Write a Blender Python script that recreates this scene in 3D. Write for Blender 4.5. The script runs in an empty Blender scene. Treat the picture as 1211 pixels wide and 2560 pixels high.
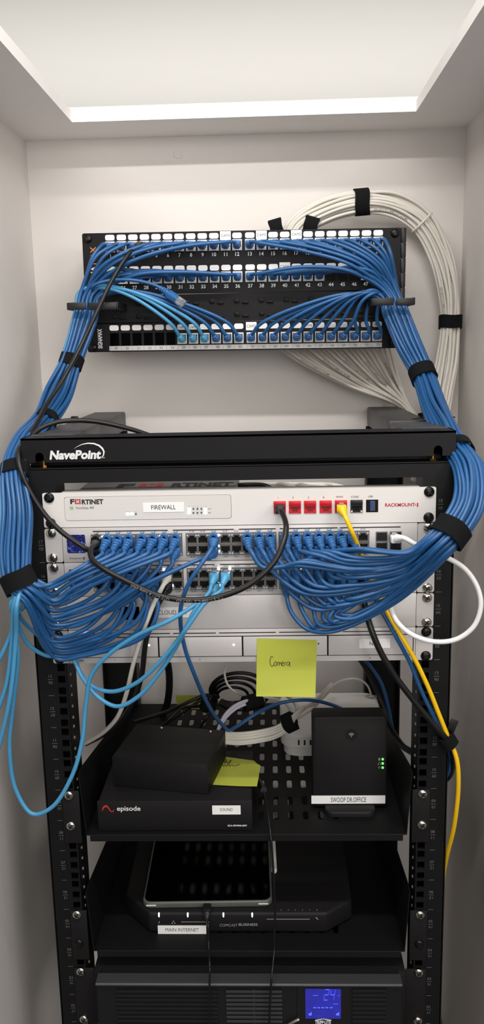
import bpy, bmesh, math, random
from mathutils import Vector, Matrix
random.seed(7)
S = bpy.context.scene
COL = S.collection
PI = math.pi
# ------------------------------------------------------------------ camera
CP = Vector((0.03978, -1.01694, 0.17297)); PITCH, ROLL, YAW, FPX = -0.195153, -0.022019, 0.034448, 2107.5
ROT = Matrix.Rotation(YAW, 3, 'Z') @ Matrix.Rotation(PI/2 + PITCH, 3, 'X') @ Matrix.Rotation(ROLL, 3, 'Z')
cd = bpy.data.cameras.new('camera'); cam = bpy.data.objects.new('camera', cd); COL.objects.link(cam)
cam.matrix_world = Matrix.Translation(CP) @ ROT.to_4x4()
cd.sensor_fit = 'VERTICAL'; cd.sensor_height = 36.0; cd.lens = FPX/2560*36.0; cd.clip_start = .01
S.camera = cam
# ------------------------------------------------------------------ light
S.view_settings.view_transform = 'Standard'; S.view_settings.look = 'None'
S.view_settings.exposure = 0.0; S.view_settings.gamma = 1.0
W = bpy.data.worlds.new('world'); S.world = W; W.use_nodes = True
W.node_tree.nodes['Background'].inputs[0].default_value = (1, .97, .93, 1)
W.node_tree.nodes['Background'].inputs[1].default_value = 0.12
def area(name, loc, target, sx, sy, power, color=(1, .965, .925)):
    ld = bpy.data.lights.new(name, 'AREA'); ld.shape = 'RECTANGLE'; ld.size = sx; ld.size_y = sy; ld.energy = power; ld.color = color
    lo = bpy.data.objects.new(name, ld); COL.objects.link(lo); lo.location = loc
    lo.rotation_euler = (Vector(target) - lo.location).to_track_quat('-Z', 'Y').to_euler()
ZROOM = 1.16
area('ceiling_tube_near', (.05, -.10, .875), (.05, -.02, 0), 1.4, .05, 4.9)
area('ceiling_tube_far', (.05, -.62, .90), (.05, -.30, 0), 1.4, .04, 11.5)
area('room_lamp', (.30, -3.0, .60), (0, 0, -.3), 1.2, 1.0, 23)
area('side_room_lamp', (2.0, -2.9, .60), (0, 0, -.3), 1.0, 1.0, 26)
area('ceiling_fill_behind', (0, 2.4, .35), (0, 2.4, 2), 3.2, 1.6, 21)  # unseen fill added behind the back wall to brighten the ceiling
area('ceiling_fill_front', (0, -1.9, .30), (0, -1.9, 2), 2.6, 1.2, 10)  # added fill behind the camera for soft bounce off the ceiling

# ------------------------------------------------------------------ pixel helpers (a pixel and a known depth give a point)
def ray(u, v): return ROT @ Vector(((u-605.5)/FPX, -(v-1280)/FPX, -1))
def P(u, v, Y):
    d = ray(u, v); return CP + d*((Y-CP.y)/d.y)
def PZ(u, v, z):
    d = ray(u, v); return CP + d*((z-CP.z)/d.z)
def rect(u0, v0, u1, v1, Y):
    a, b = P(u0, (v0+v1)/2, Y), P(u1, (v0+v1)/2, Y); c, d = P((u0+u1)/2, v0, Y), P((u0+u1)/2, v1, Y)
    return (a.x+b.x)/2, (c.z+d.z)/2, abs(b.x-a.x), abs(c.z-d.z)
# ------------------------------------------------------------------ materials
def lin(c): c /= 255; return c/12.92 if c <= .04045 else ((c+.055)/1.055)**2.4
MATS = {}
def mat(name, rgb, rough=.5, metal=0, var=.04, scale=60, bump=0, emit=0, spec=.5, trans=0, coat=0):
    m = bpy.data.materials.new(name); m.use_nodes = True; nt = m.node_tree; b = nt.nodes['Principled BSDF']
    c = tuple(lin(x) for x in rgb)
    b.inputs['Base Color'].default_value = (*c, 1); b.inputs['Roughness'].default_value = rough
    b.inputs['Metallic'].default_value = metal; b.inputs['Specular IOR Level'].default_value = spec
    if trans: b.inputs['Transmission Weight'].default_value = trans; b.inputs['IOR'].default_value = 1.45
    if coat: b.inputs['Coat Weight'].default_value = coat
    if emit:
        b.inputs['Emission Color'].default_value = (*c, 1); b.inputs['Emission Strength'].default_value = emit
    if var or bump:
        tc = nt.nodes.new('ShaderNodeTexCoord'); n = nt.nodes.new('ShaderNodeTexNoise')
        n.inputs['Scale'].default_value = scale; n.inputs['Detail'].default_value = 4
        nt.links.new(tc.outputs['Object'], n.inputs['Vector'])
        if var:
            mx = nt.nodes.new('ShaderNodeMix'); mx.data_type = 'RGBA'
            mx.inputs['A'].default_value = (*[x*(1-var) for x in c], 1); mx.inputs['B'].default_value = (*[min(1, x*(1+var)) for x in c], 1)
            nt.links.new(n.outputs['Fac'], mx.inputs['Factor']); nt.links.new(mx.outputs['Result'], b.inputs['Base Color'])
        if bump:
            bp = nt.nodes.new('ShaderNodeBump'); bp.inputs['Strength'].default_value = bump; bp.inputs['Distance'].default_value = .001
            nt.links.new(n.outputs['Fac'], bp.inputs['Height']); nt.links.new(bp.outputs['Normal'], b.inputs['Normal'])
    MATS[name] = m; return m
M = MATS
mat('wall_paint', (229, 224, 220), .75, var=.02, scale=9, bump=.03, spec=.12)
mat('ceiling_paint', (246, 243, 240), .5, var=.02, scale=9)
mat('floor_paint', (84, 80, 76), .6, var=.06, scale=12)
mat('room_ceiling', (246, 244, 239), .6, var=.015, scale=6)
mat('black_steel', (22, 21, 23), .5, var=.10, scale=90, bump=.06, spec=.22)
mat('panel_black', (22, 21, 23), .5, var=.08, scale=90, spec=.2)
mat('shelf_black', (15, 15, 16), .6, var=.1, scale=60, spec=.2)
mat('dull_steel', (20, 20, 21), .5, var=.12, scale=70, bump=.06, spec=.22)
mat('arm_steel', (62, 61, 62), .45, var=.10, scale=60, bump=.08)
mat('print_grey', (150, 150, 150), .6, var=0)
mat('print_dim', (104, 104, 106), .6, var=0)
mat('silver', (207, 203, 202), .42, metal=.12, var=.02, scale=40)
mat('silver_ear', (202, 198, 196), .42, metal=.1, var=.02, scale=40)
mat('port_grey', (112, 112, 114), .45, metal=.3, var=.08)
mat('cavity', (9, 9, 10), .6, var=0, spec=.2)
mat('white_paint', (228, 224, 221), .38, var=.015, scale=50)
mat('bezel_white', (220, 217, 214), .45, var=.015)
mat('box_grey', (120, 118, 116), .5, var=.05)
mat('label_white', (248, 247, 246), .5, var=.02)
mat('label_grey', (205, 204, 202), .5, var=.03)
mat('ink', (25, 25, 27), .6, var=0)
mat('soft_ink', (95, 95, 98), .6, var=0)
mat('white_ink', (228, 228, 230), .5, var=0)
mat('red_ink', (190, 50, 45), .5, var=0)
mat('orange_ink', (205, 130, 60), .5, var=0)
mat('green_ink', (140, 190, 110), .5, var=0)
mat('red_plastic', (205, 18, 32), .4, var=.03)
mat('red_shaded', (120, 8, 16), .5, var=.03)  # inside of the red ports, recess shade painted into the colour
mat('blue_plastic', (25, 70, 150), .4, var=.03)
mat('black_plastic', (26, 26, 27), .4, var=.08, spec=.4)
mat('soft_black', (25, 24, 25), .55, var=.08, bump=.03, scale=200, spec=.25)
mat('gloss_black', (3, 3, 4), .08, var=0, spec=.16)
mat('chrome', (205, 200, 192), .16, metal=1, var=.03)
mat('black_screw', (24, 24, 25), .25, metal=.5, var=0)
mat('slot_dark', (14, 14, 15), .5, var=0)
mat('brass', (190, 140, 70), .3, metal=1, var=.05)
mat('jacket_blue', (35, 88, 142), .34, var=.10, scale=160, spec=.5)
mat('boot_blue', (46, 102, 162), .42, var=.08, scale=160)
mat('jacket_light_blue', (74, 150, 196), .36, var=.06, scale=160)
mat('boot_light_blue', (82, 164, 206), .38, var=.05, scale=160)
mat('jacket_white', (222, 217, 208), .42, var=.04, scale=120)
mat('jacket_bright_white', (240, 240, 240), .35, var=.02)
mat('jacket_lilac', (205, 200, 216), .42, var=.04)
mat('jacket_black', (21, 20, 21), .36, var=.12, scale=160, spec=.4)
mat('jacket_yellow', (246, 196, 18), .36, var=.04, scale=120)
mat('velcro', (17, 17, 20), .9, var=.3, scale=900, bump=.5, spec=.2)
mat('clear_plastic', (235, 240, 245), .12, var=0, trans=.85)
mat('jack_white', (226, 228, 232), .4, var=.03)
mat('gold', (200, 160, 90), .3, metal=1, var=0)
mat('note_yellow', (186, 192, 70), .6, var=.02, scale=40)
mat('note_edge', (205, 215, 62), .6, var=.02)
mat('ap_white', (232, 230, 226), .45, var=.02)
mat('tablet_metal', (98, 103, 96), .45, metal=.3, var=.02)
mat('ups_bevel', (74, 74, 77), .38, metal=.4, var=.18, scale=500, bump=.05)
mat('ups_face', (26, 26, 28), .45, var=.15, scale=200, spec=.35)
mat('vent_slat', (58, 58, 60), .4, var=.1, spec=.4)
mat('led_white', (245, 250, 255), .4, var=0, emit=4)
mat('led_green', (90, 255, 90), .4, var=0, emit=2.5)
mat('led_pale_green', (205, 255, 205), .4, var=0, emit=1.6)
mat('led_blue', (60, 140, 255), .4, var=0, emit=4)
mat('led_deep_blue', (30, 30, 220), .4, var=0, emit=1.2)
mat('led_ice', (190, 225, 255), .4, var=0, emit=5)
mat('lcd_blue', (46, 48, 170), .3, var=.3, scale=90, emit=.30)
mat('lcd_segment', (85, 105, 255), .3, var=0, emit=1.1)
mat('felt_tip', (40, 42, 20), .7, var=0)

def screen_mat():
    m = bpy.data.materials.new('status_screen'); m.use_nodes = True; nt = m.node_tree; b = nt.nodes['Principled BSDF']
    tc = nt.nodes.new('ShaderNodeTexCoord'); vo = nt.nodes.new('ShaderNodeTexVoronoi'); vo.inputs['Scale'].default_value = 650
    nz = nt.nodes.new('ShaderNodeTexNoise'); nz.inputs['Scale'].default_value = 190
    mr = nt.nodes.new('ShaderNodeMapRange'); mr.inputs[1].default_value = .42; mr.inputs[2].default_value = .22
    m2 = nt.nodes.new('ShaderNodeMapRange'); m2.inputs[1].default_value = .47; m2.inputs[2].default_value = .58
    mu = nt.nodes.new('ShaderNodeMath'); mu.operation = 'MULTIPLY'
    cr = nt.nodes.new('ShaderNodeMix'); cr.data_type = 'RGBA'
    cr.inputs['A'].default_value = (.005, .006, .05, 1); cr.inputs['B'].default_value = (.18, .32, 1, 1)
    L = nt.links
    L.new(tc.outputs['Object'], vo.inputs['Vector']); L.new(tc.outputs['Object'], nz.inputs['Vector'])
    L.new(vo.outputs['Distance'], mr.inputs[0]); L.new(nz.outputs['Fac'], m2.inputs[0])
    L.new(mr.outputs[0], mu.inputs[0]); L.new(m2.outputs[0], mu.inputs[1])
    L.new(mu.outputs[0], cr.inputs['Factor']); L.new(cr.outputs['Result'], b.inputs['Emission Color'])
    b.inputs['Emission Strength'].default_value = 1.6; b.inputs['Base Color'].default_value = (.004, .004, .02, 1); b.inputs['Roughness'].default_value = .15
    M['status_screen'] = m
screen_mat()

# ------------------------------------------------------------------ mesh helpers
def B(): return bmesh.new()
def box(bm, c, s, bev=0, rot=None, seg=2, m=0):
    r = bmesh.ops.create_cube(bm, size=1); vs = r['verts']
    for v in vs: v.co = Vector((v.co.x*s[0], v.co.y*s[1], v.co.z*s[2]))
    if bev:
        es = list({e for v in vs for e in v.link_edges})
        r = bmesh.ops.bevel(bm, geom=es, offset=bev, segments=seg, affect='EDGES', profile=.5, clamp_overlap=True)
        vs = list({v for f in r['faces'] for v in f.verts} | {v for v in vs if v.is_valid})
    for v in vs:
        if rot is not None: v.co = rot @ v.co
        v.co += Vector(c)
    if m:
        for f in {f for v in vs for f in v.link_faces}: f.material_index = m
    return vs
def box2(bm, a, b, bev=0, m=0):
    return box(bm, [(a[i]+b[i])/2 for i in range(3)], [abs(b[i]-a[i]) for i in range(3)], bev, m=m)
def frame(d, hint=Vector((0, 0, 1))):
    d = d.normalized()
    if abs(d.dot(hint)) > .95: hint = Vector((1, 0, 0))
    x = hint.cross(d).normalized(); return x, d.cross(x).normalized()
def tube(bm, pts, r, seg=8, cap=True, m=0, flat=1.0):
    n = len(pts); rs = r if isinstance(r, (list, tuple)) else [r]*n
    t0 = (pts[1]-pts[0]).normalized(); x, y = frame(t0); rings = []
    for i in range(n):
        t = (pts[min(i+1, n-1)]-pts[max(i-1, 0)])
        t = t.normalized() if t.length > 1e-9 else t0
        x = (x - t*x.dot(t)).normalized(); y = t.cross(x)
        rings.append([bm.verts.new(pts[i] + x*(rs[i]*math.cos(a)) + y*(rs[i]*flat*math.sin(a))) for a in [2*PI*k/seg for k in range(seg)]])
    for a, b in zip(rings, rings[1:]):
        for k in range(seg):
            f = bm.faces.new((a[k], a[(k+1) % seg], b[(k+1) % seg], b[k])); f.material_index = m
    if cap:
        bm.faces.new(rings[0][::-1]).material_index = m; bm.faces.new(rings[-1]).material_index = m
def cyl(bm, a, b, r0, r1=None, seg=16, m=0): tube(bm, [Vector(a), Vector(b)], [r0, r0 if r1 is None else r1], seg, True, m)
def prism(bm, poly, vec, m=0):
    vec = Vector(vec); a = [bm.verts.new(Vector(p)) for p in poly]; b = [bm.verts.new(Vector(p)+vec) for p in poly]
    fs = [bm.faces.new(a), bm.faces.new(b[::-1])]
    n = len(a)
    for i in range(n): fs.append(bm.faces.new((a[(i+1) % n], a[i], b[i], b[(i+1) % n])))
    for f in fs: f.material_index = m
    bmesh.ops.recalc_face_normals(bm, faces=fs)
def holed(bm, outer, inner, vec, m=0):
    """plate with one hole; outer and inner have the same number of points, starting at matching places"""
    vec = Vector(vec); n = len(outer); fs = []
    L = [[bm.verts.new(Vector(p)+o) for p in q] for q in (outer, inner) for o in (Vector(), vec)]
    oa, ob, ia, ib = L
    for i in range(n):
        j = (i+1) % n
        fs += [bm.faces.new((oa[i], oa[j], ia[j], ia[i])), bm.faces.new((ob[j], ob[i], ib[i], ib[j])),
               bm.faces.new((oa[j], oa[i], ob[i], ob[j])), bm.faces.new((ia[i], ia[j], ib[j], ib[i]))]
    for f in fs: f.material_index = m
    bmesh.ops.recalc_face_normals(bm, faces=fs)
def rrect(w, h, r, n=4):
    pts = []
    for cx, cy, a0 in ((w/2-r, h/2-r, 0), (-w/2+r, h/2-r, 90), (-w/2+r, -h/2+r, 180), (w/2-r, -h/2+r, 270)):
        for k in range(n+1):
            a = math.radians(a0+90*k/n); pts.append((cx+r*math.cos(a), cy+r*math.sin(a)))
    return pts
def plate(bm, cx, cz, w, h, y0, y1, r=.002, m=0): prism(bm, [(cx+x, y0, cz+z) for x, z in rrect(w, h, r)], (0, y1-y0, 0), m)
def catmull(ctrl, step=.004):
    c = [Vector(p) for p in ctrl]; c = [c[0]*2-c[1]] + c + [c[-1]*2-c[-2]]; out = []
    for i in range(1, len(c)-2):
        p0, p1, p2, p3 = c[i-1:i+3]
        t0 = 0; t1 = t0+max((p1-p0).length, 1e-6)**.5; t2 = t1+max((p2-p1).length, 1e-6)**.5; t3 = t2+max((p3-p2).length, 1e-6)**.5
        n = max(2, int((p2-p1).length/step))
        for k in range(n):
            t = t1+(t2-t1)*k/n
            a1 = p0*((t1-t)/(t1-t0))+p1*((t-t0)/(t1-t0)); a2 = p1*((t2-t)/(t2-t1))+p2*((t-t1)/(t2-t1)); a3 = p2*((t3-t)/(t3-t2))+p3*((t-t2)/(t3-t2))
            b1 = a1*((t2-t)/(t2-t0))+a2*((t-t0)/(t2-t0)); b2 = a2*((t3-t)/(t3-t1))+a3*((t-t1)/(t3-t1))
            out.append(b1*((t2-t)/(t2-t1))+b2*((t-t1)/(t2-t1)))
    out.append(c[-2]); return out

# ------------------------------------------------------------------ objects, parts, labels
BASE = {}
def finish(o, mats, label, cat, group, kind, smooth):
    for x in (mats if isinstance(mats, (list, tuple)) else [mats]): o.data.materials.append(M[x])
    if smooth:
        o.data.polygons.foreach_set('use_smooth', [True]*len(o.data.polygons)); o.data.set_sharp_from_angle(angle=math.radians(38))
    if label: o['label'] = label
    if cat: o['category'] = cat
    if group: o['group'] = group
    if kind: o['kind'] = kind
def obj(name, bm, mats, parent=None, label=None, cat=None, group=None, kind=None, smooth=True):
    me = bpy.data.meshes.new(name); o = bpy.data.objects.new(name, me); COL.objects.link(o)
    if parent is not None: off = BASE[parent.name]; o.parent = parent
    else:
        xs = [v.co for v in bm.verts]
        off = Vector(((min(v.x for v in xs)+max(v.x for v in xs))/2, (min(v.y for v in xs)+max(v.y for v in xs))/2, min(v.z for v in xs)))
        o.location = off
    for v in bm.verts: v.co -= off
    bm.to_mesh(me); bm.free(); BASE[o.name] = off
    finish(o, mats, label, cat, group, kind, smooth); return o
def thing(name, loc, label, cat, group=None):
    o = bpy.data.objects.new(name, None); COL.objects.link(o); o.location = loc; o.empty_display_size = .01
    o['label'] = label; o['category'] = cat
    if group: o['group'] = group
    BASE[o.name] = Vector(loc); return o
def proto(name, bm, mats):            # mesh around its own origin, to be placed with place()
    me = bpy.data.meshes.new(name); bm.to_mesh(me); bm.free()
    for x in (mats if isinstance(mats, (list, tuple)) else [mats]): me.materials.append(M[x])
    me.polygons.foreach_set('use_smooth', [True]*len(me.polygons)); me.set_sharp_from_angle(angle=math.radians(38)); return me
def place(name, me, parent, loc, rot=None, scale=None, label=None):
    o = bpy.data.objects.new(name, me); COL.objects.link(o); o.parent = parent; o.location = Vector(loc)-BASE[parent.name]
    if rot: o.rotation_euler = rot
    if scale: o.scale = scale
    if label: o['label'] = label
    BASE[o.name] = Vector(loc); return o

# ------------------------------------------------------------------ lettering
TXT = {}
def glyphs(s, bold=0.0):
    k = (s, bold)
    if k not in TXT:
        cu = bpy.data.curves.new('txt', 'FONT'); cu.body = s; cu.size = 1; cu.offset = bold; cu.resolution_u = 3
        o = bpy.data.objects.new('txt', cu); COL.objects.link(o)
        bpy.context.view_layer.update()
        me = bpy.data.meshes.new_from_object(o.evaluated_get(bpy.context.evaluated_depsgraph_get()))
        vs = [tuple(v.co) for v in me.vertices]; fs = [tuple(p.vertices) for p in me.polygons]
        bpy.data.objects.remove(o); bpy.data.curves.remove(cu); bpy.data.meshes.remove(me)
        x0, x1 = min(v[0] for v in vs), max(v[0] for v in vs); y0, y1 = min(v[1] for v in vs), max(v[1] for v in vs)
        TXT[k] = ([(v[0]-x0, v[1]-y0) for v in vs], fs, x1-x0, y1-y0)
    return TXT[k]
def text(bm, s, c, w=None, h=None, X=(1, 0, 0), Y=(0, 0, 1), bold=0.0, shear=0, m=0):
    vs, fs, W0, H0 = glyphs(s, bold); X, Y = Vector(X), Vector(Y)
    if w is None: k = h/H0; kx = ky = k
    elif h is None: kx = ky = w/W0
    else: kx, ky = w/W0, h/H0
    N = X.cross(Y)
    nv = []
    for x, y in vs:
        q = Vector(c) + X*((x-W0/2)*kx + shear*(y-H0/2)*ky) + Y*((y-H0/2)*ky); nv.append(bm.verts.new(q))
    for f in fs:
        try:
            g = bm.faces.new([nv[i] for i in f]); g.material_index = m
        except ValueError: pass
def letters(name, parent, mt, items, label=None):
    bm = B()
    for it in items: text(bm, **it)
    return obj(name, bm, mt, parent, label, smooth=False)
def tx(s, u, v, Y, w=None, h=None, px=True, **k):     # lettering that faces the room, width/height in photo pixels at that depth
    c = P(u, v, Y); sc = (P(u+10, v, Y)-c).length/10
    return dict(s=s, c=c, w=None if w is None else w*sc, h=None if h is None else h*sc, **k)
def tube_text(bm, s, path, r, start, h, ref, flip=False):
    """lettering printed round a jacket: x runs along the path, y round the tube"""
    vs, fs, W0, H0 = glyphs(s, .01); k = h/H0
    L = [0]
    for a, b in zip(path, path[1:]): L.append(L[-1]+(b-a).length)
    def at(d):
        d = min(max(d, 0), L[-1]-1e-6); i = 0
        lo, hi = 0, len(L)-1
        while hi-lo > 1:
            mid = (lo+hi)//2
            if L[mid] <= d: lo = mid
            else: hi = mid
        t = (d-L[lo])/(L[hi]-L[lo]); return path[lo].lerp(path[hi], t), (path[hi]-path[lo]).normalized()
    nv = []
    for x, y in vs:
        p, t = at(start + (W0-x if flip else x)*k); n = (Vector(ref) - t*Vector(ref).dot(t)).normalized(); b = n.cross(t) if not flip else t.cross(n)
        a = (y-H0/2)*k/r; nv.append(bm.verts.new(p + (n*math.cos(a) + b*math.sin(a))*(r+.00015)))
    for f in fs:
        try: bm.faces.new([nv[i] for i in f])
        except ValueError: pass
    return W0*k

# ------------------------------------------------------------------ the setting
XL, XR, YB, ZC, ZF, YF = -.356, .367, .46, .512, -1.16, -.10
bm = B(); box2(bm, (XL-.02, YB, ZF), (XR+.02, YB+.02, ZC+.05)); obj('wall_back', bm, 'wall_paint', kind='structure')
bm = B(); box2(bm, (XL-.02, YF, ZF), (XL, YB, ZC+.05)); obj('wall_left', bm, 'wall_paint', kind='structure')
bm = B(); box2(bm, (XR, YF, ZF), (XR+.02, YB, ZC+.05)); obj('wall_right', bm, 'wall_paint', kind='structure')
bm = B(); box2(bm, (XL-.02, -2.2, ZF-.02), (XR+.02, YB+.02, ZF)); obj('floor', bm, 'floor_paint', kind='structure')
OX0, OX1, OY0, OY1, LT = -.2535, .268, -.28, .35, .0165
bm = B(); box2(bm, (XL, OY1, ZC), (XR, YB, ZC+LT)); box2(bm, (XL, YF, ZC), (OX0, OY1, ZC+LT)); box2(bm, (OX1, YF, ZC), (XR, OY1, ZC+LT))
obj('trim_1', bm, 'ceiling_paint', kind='structure', smooth=False)
bm = B(); box2(bm, (-2.6, -3.6, ZROOM), (2.6, 4.2, ZROOM+.02)); obj('ceiling', bm, 'room_ceiling', kind='structure')
q = P(445, 385, YB)
bm = B(); cyl(bm, (q.x, YB-.0012, q.z), (q.x, YB, q.z), .0068, .0074, 28); obj('screw_cap', bm, 'wall_paint', label='small round white screw cap high on the back wall', cat='screw cap')

# ------------------------------------------------------------------ shared little meshes
def screw_mesh(name, r, mt):
    bm = B(); prof = [(r, 0), (r, -.0008), (r*.93, -.0018), (r*.72, -.0028), (r*.4, -.0034), (.0001, -.0036)]; rings = []
    for rr, y in prof: rings.append([bm.verts.new((rr*math.cos(2*PI*k/20), y, rr*math.sin(2*PI*k/20))) for k in range(20)])
    for a, b in zip(rings, rings[1:]):
        for k in range(20): bm.faces.new((a[k], b[k], b[(k+1) % 20], a[(k+1) % 20]))
    bmesh.ops.recalc_face_normals(bm, faces=bm.faces[:])
    for ang in (.6, .6+PI/2):
        box(bm, (0, -.0034, 0), (r*1.15, .0008, r*.24), rot=Matrix.Rotation(ang, 3, 'Y'), m=1)
    return proto(name, bm, [mt, 'slot_dark'])
SCREW = screw_mesh('rack_screw', .0064, 'chrome'); BSCREW = screw_mesh('black_rack_screw', .0064, 'black_screw')
def tee(w, h, nw, nh, up):      # outline of an RJ45 opening
    p = [(-w/2, -h/2), (w/2, -h/2), (w/2, h/2), (nw/2, h/2), (nw/2, h/2+nh), (-nw/2, h/2+nh), (-nw/2, h/2), (-w/2, h/2)]
    return [(x, y if up else -y) for x, y in p]
def port_mesh(name, mt, W_, H_, up, cav='cavity', th=.002):
    w, h, nw, nh = W_*.80, H_*.56, W_*.46, H_*.17
    inner = tee(w, h, nw, nh, up); off = -H_*.09*(1 if up else -1)
    inner = [(x, z+off) for x, z in inner]
    o = [(-W_/2, -H_/2), (W_/2, -H_/2), (W_/2, H_*.2), (W_/2, H_/2), (nw/2, H_/2), (-nw/2, H_/2), (-W_/2, H_/2), (-W_/2, H_*.2)]
    o = [(x, z if up else -z) for x, z in o]
    bm = B(); holed(bm, [(x, 0, z) for x, z in o], [(x, 0, z) for x, z in inner], (0, th, 0))
    box2(bm, (-W_*.49, th-.0004, -H_*.49), (W_*.49, th-.0001, H_*.49), m=1)
    zc = (off + (h/2 if up else -h/2))
    if not up or True:
        for k in range(8): box(bm, ((k-3.5)*w*.095, th-.0006, off-(h/2-.0010)*(1 if up else -1)), (w*.03, .0006, .0012), m=2)
    for s in (-1, 1): box(bm, (s*W_*.40, -.0001, (H_*.40)*(1 if up else -1)), (W_*.14, .0004, H_*.13), m=3)
    return proto(name, bm, [mt, cav, 'gold', 'label_grey' if mt != 'red_plastic' else 'red_plastic'])

# ------------------------------------------------------------------ patch cable builder
def ribbed(path, a, b, r0, r1, n):
    L = 0; pts = []; rs = []; step = (b-a)/(n*6); nxt = a; acc = 0
    seq = [path[0]]
    for p, q_ in zip(path, path[1:]):
        d = (q_-p).length
        while nxt <= acc+d+1e-9 and nxt <= b+1e-9:
            pts.append(p.lerp(q_, (nxt-acc)/max(d, 1e-9))); t = (nxt-a)/(b-a); ph = (t*n) % 1
            rs.append((r0+(r1-r0)*t)*(1.0 if ph < .62 else .74)); nxt += step
        acc += d
    return pts, rs
def plug(root, path, style, up, mt_boot):
    p0 = path[0]; d = (path[2]-path[0]).normalized(); up = Vector(up); x = d.cross(up).normalized(); up = x.cross(d).normalized()
    R = Matrix((x, d, up)).transposed()
    bm = B()
    if style == 'snagless':
        box(bm, p0+d*.0065-up*.0012, (.0118, .013, .0088), .0014, R)
        n = 12; w, hh = .0046, .0058        # the hood that shields the latch: an open arch
        for y0, y1 in ((.0015, .0095),):
            outer = []; inner = []
            for k in range(n+1):
                a = PI*k/n; outer.append((math.cos(a)*(w+.0012), .0026+math.sin(a)*(hh+.001))); inner.append((math.cos(a)*(w-.0014), .0026+math.sin(a)*(hh-.0016)))
            for k in range(n):
                qd = [outer[k], outer[k+1], inner[k+1], inner[k]]
                prism(bm, [p0 + x*px + up*pz + d*y0 for px, pz in qd], d*(y1-y0))
        pts, rs = ribbed(path, .0115, .027, .0058, .0039, 4)
        if len(pts) > 2: tube(bm, pts, rs, 12)
        obj('plug_boot', bm, mt_boot, root)
    elif style == 'patch':
        box(bm, p0+d*.006, (.0116, .012, .0105), .0022, R)
        pts, rs = ribbed(path, .011, .022, .0052, .0038, 3)
        if len(pts) > 2: tube(bm, pts, rs, 12)
        obj('plug_boot', bm, mt_boot, root)
    else:
        box(bm, p0+d*.012, (.0118, .010, .0088), .0016, R)
        pts, rs = ribbed(path, .016, .026, .0056, .0034, 1)
        rs = [.0058-(.0058-.0030)*i/max(1, len(rs)-1) for i in range(len(rs))]
        if len(pts) > 2: tube(bm, pts, rs, 12)
        obj('plug_boot', bm, mt_boot, root)
        bm = B(); box(bm, p0+d*.002, (.0114, .010, .0076), .0006, R); box(bm, p0+d*.005+up*.0052, (.0058, .009, .0012), .0004, R)
        obj('clear_connector', bm, 'clear_plastic', root)
def cable(name, label, pts, mt, r=.0027, start=None, end=None, cat='cable', group=None, prt=None, boot=None, seg=10, step=.004):
    path = catmull(pts, step)
    root = thing(name, path[0], label, cat, group)
    bm = B(); tube(bm, path, r, seg); obj('jacket', bm, mt, root)
    bt = boot or mt.replace('jacket', 'boot')
    if bt not in M: bt = mt
    if start: plug(root, path, start[0], start[1], bt)
    if end: plug(root, path[::-1], end[0], end[1], bt)
    if prt:
        bm = B()
        for s, d0, h, ref, flip in prt[1]: tube_text(bm, s, path, r, d0, h, Vector(ref), flip)
        obj('printed_lettering', bm, prt[0], root, smooth=False)
    return root
def strap(name, label, c, t, e1, r1, r2, wid, group=None, tab=True, th=.0016):
    """a hook-and-loop band: a closed flat ring round a bundle, with its free end overlapping"""
    t = t.normalized(); e1 = (e1-t*e1.dot(t)).normalized(); e2 = t.cross(e1); bm = B(); n = 40; rings = []
    for k in range(n):
        a = 2*PI*k/n; rr = []
        dirv = e1*math.cos(a)*r1 + e2*math.sin(a)*r2
        nr = (e1*math.cos(a)/r1 + e2*math.sin(a)/r2).normalized()
        wob = .0008*math.sin(3*a+r1*900)
        for s, off in ((-1, 0), (1, 0), (1, th), (-1, th)): rr.append(bm.verts.new(c + dirv + nr*off + t*(s*wid/2+wob)))
        rings.append(rr)
    for k in range(n):
        A, Bq = rings[k], rings[(k+1) % n]
        for j in range(4): bm.faces.new((A[j], A[(j+1) % 4], Bq[(j+1) % 4], Bq[j]))
    if tab:
        pa = None
        for k in range(9):
            a = -2.2+k*.13; dirv = e1*math.cos(a)*(r1+th*1.1) + e2*math.sin(a)*(r2+th*1.1); nr = (e1*math.cos(a)/r1 + e2*math.sin(a)/r2).normalized()
            lift = max(0, k-6)*.0006
            rr = [bm.verts.new(c + dirv + nr*(o_+lift) + t*(s*wid/2*.94+.001)) for s, o_ in ((-1, 0), (1, 0), (1, th), (-1, th))]
            if pa:
                for j in range(4): bm.faces.new((pa[j], pa[(j+1) % 4], rr[(j+1) % 4], rr[j]))
            else: bm.faces.new(rr[::-1])
            pa = rr
        bm.faces.new(pa)
    bmesh.ops.recalc_face_normals(bm, faces=bm.faces[:])
    return obj(name, bm, 'velcro', None, label, 'cable strap', group)

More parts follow.
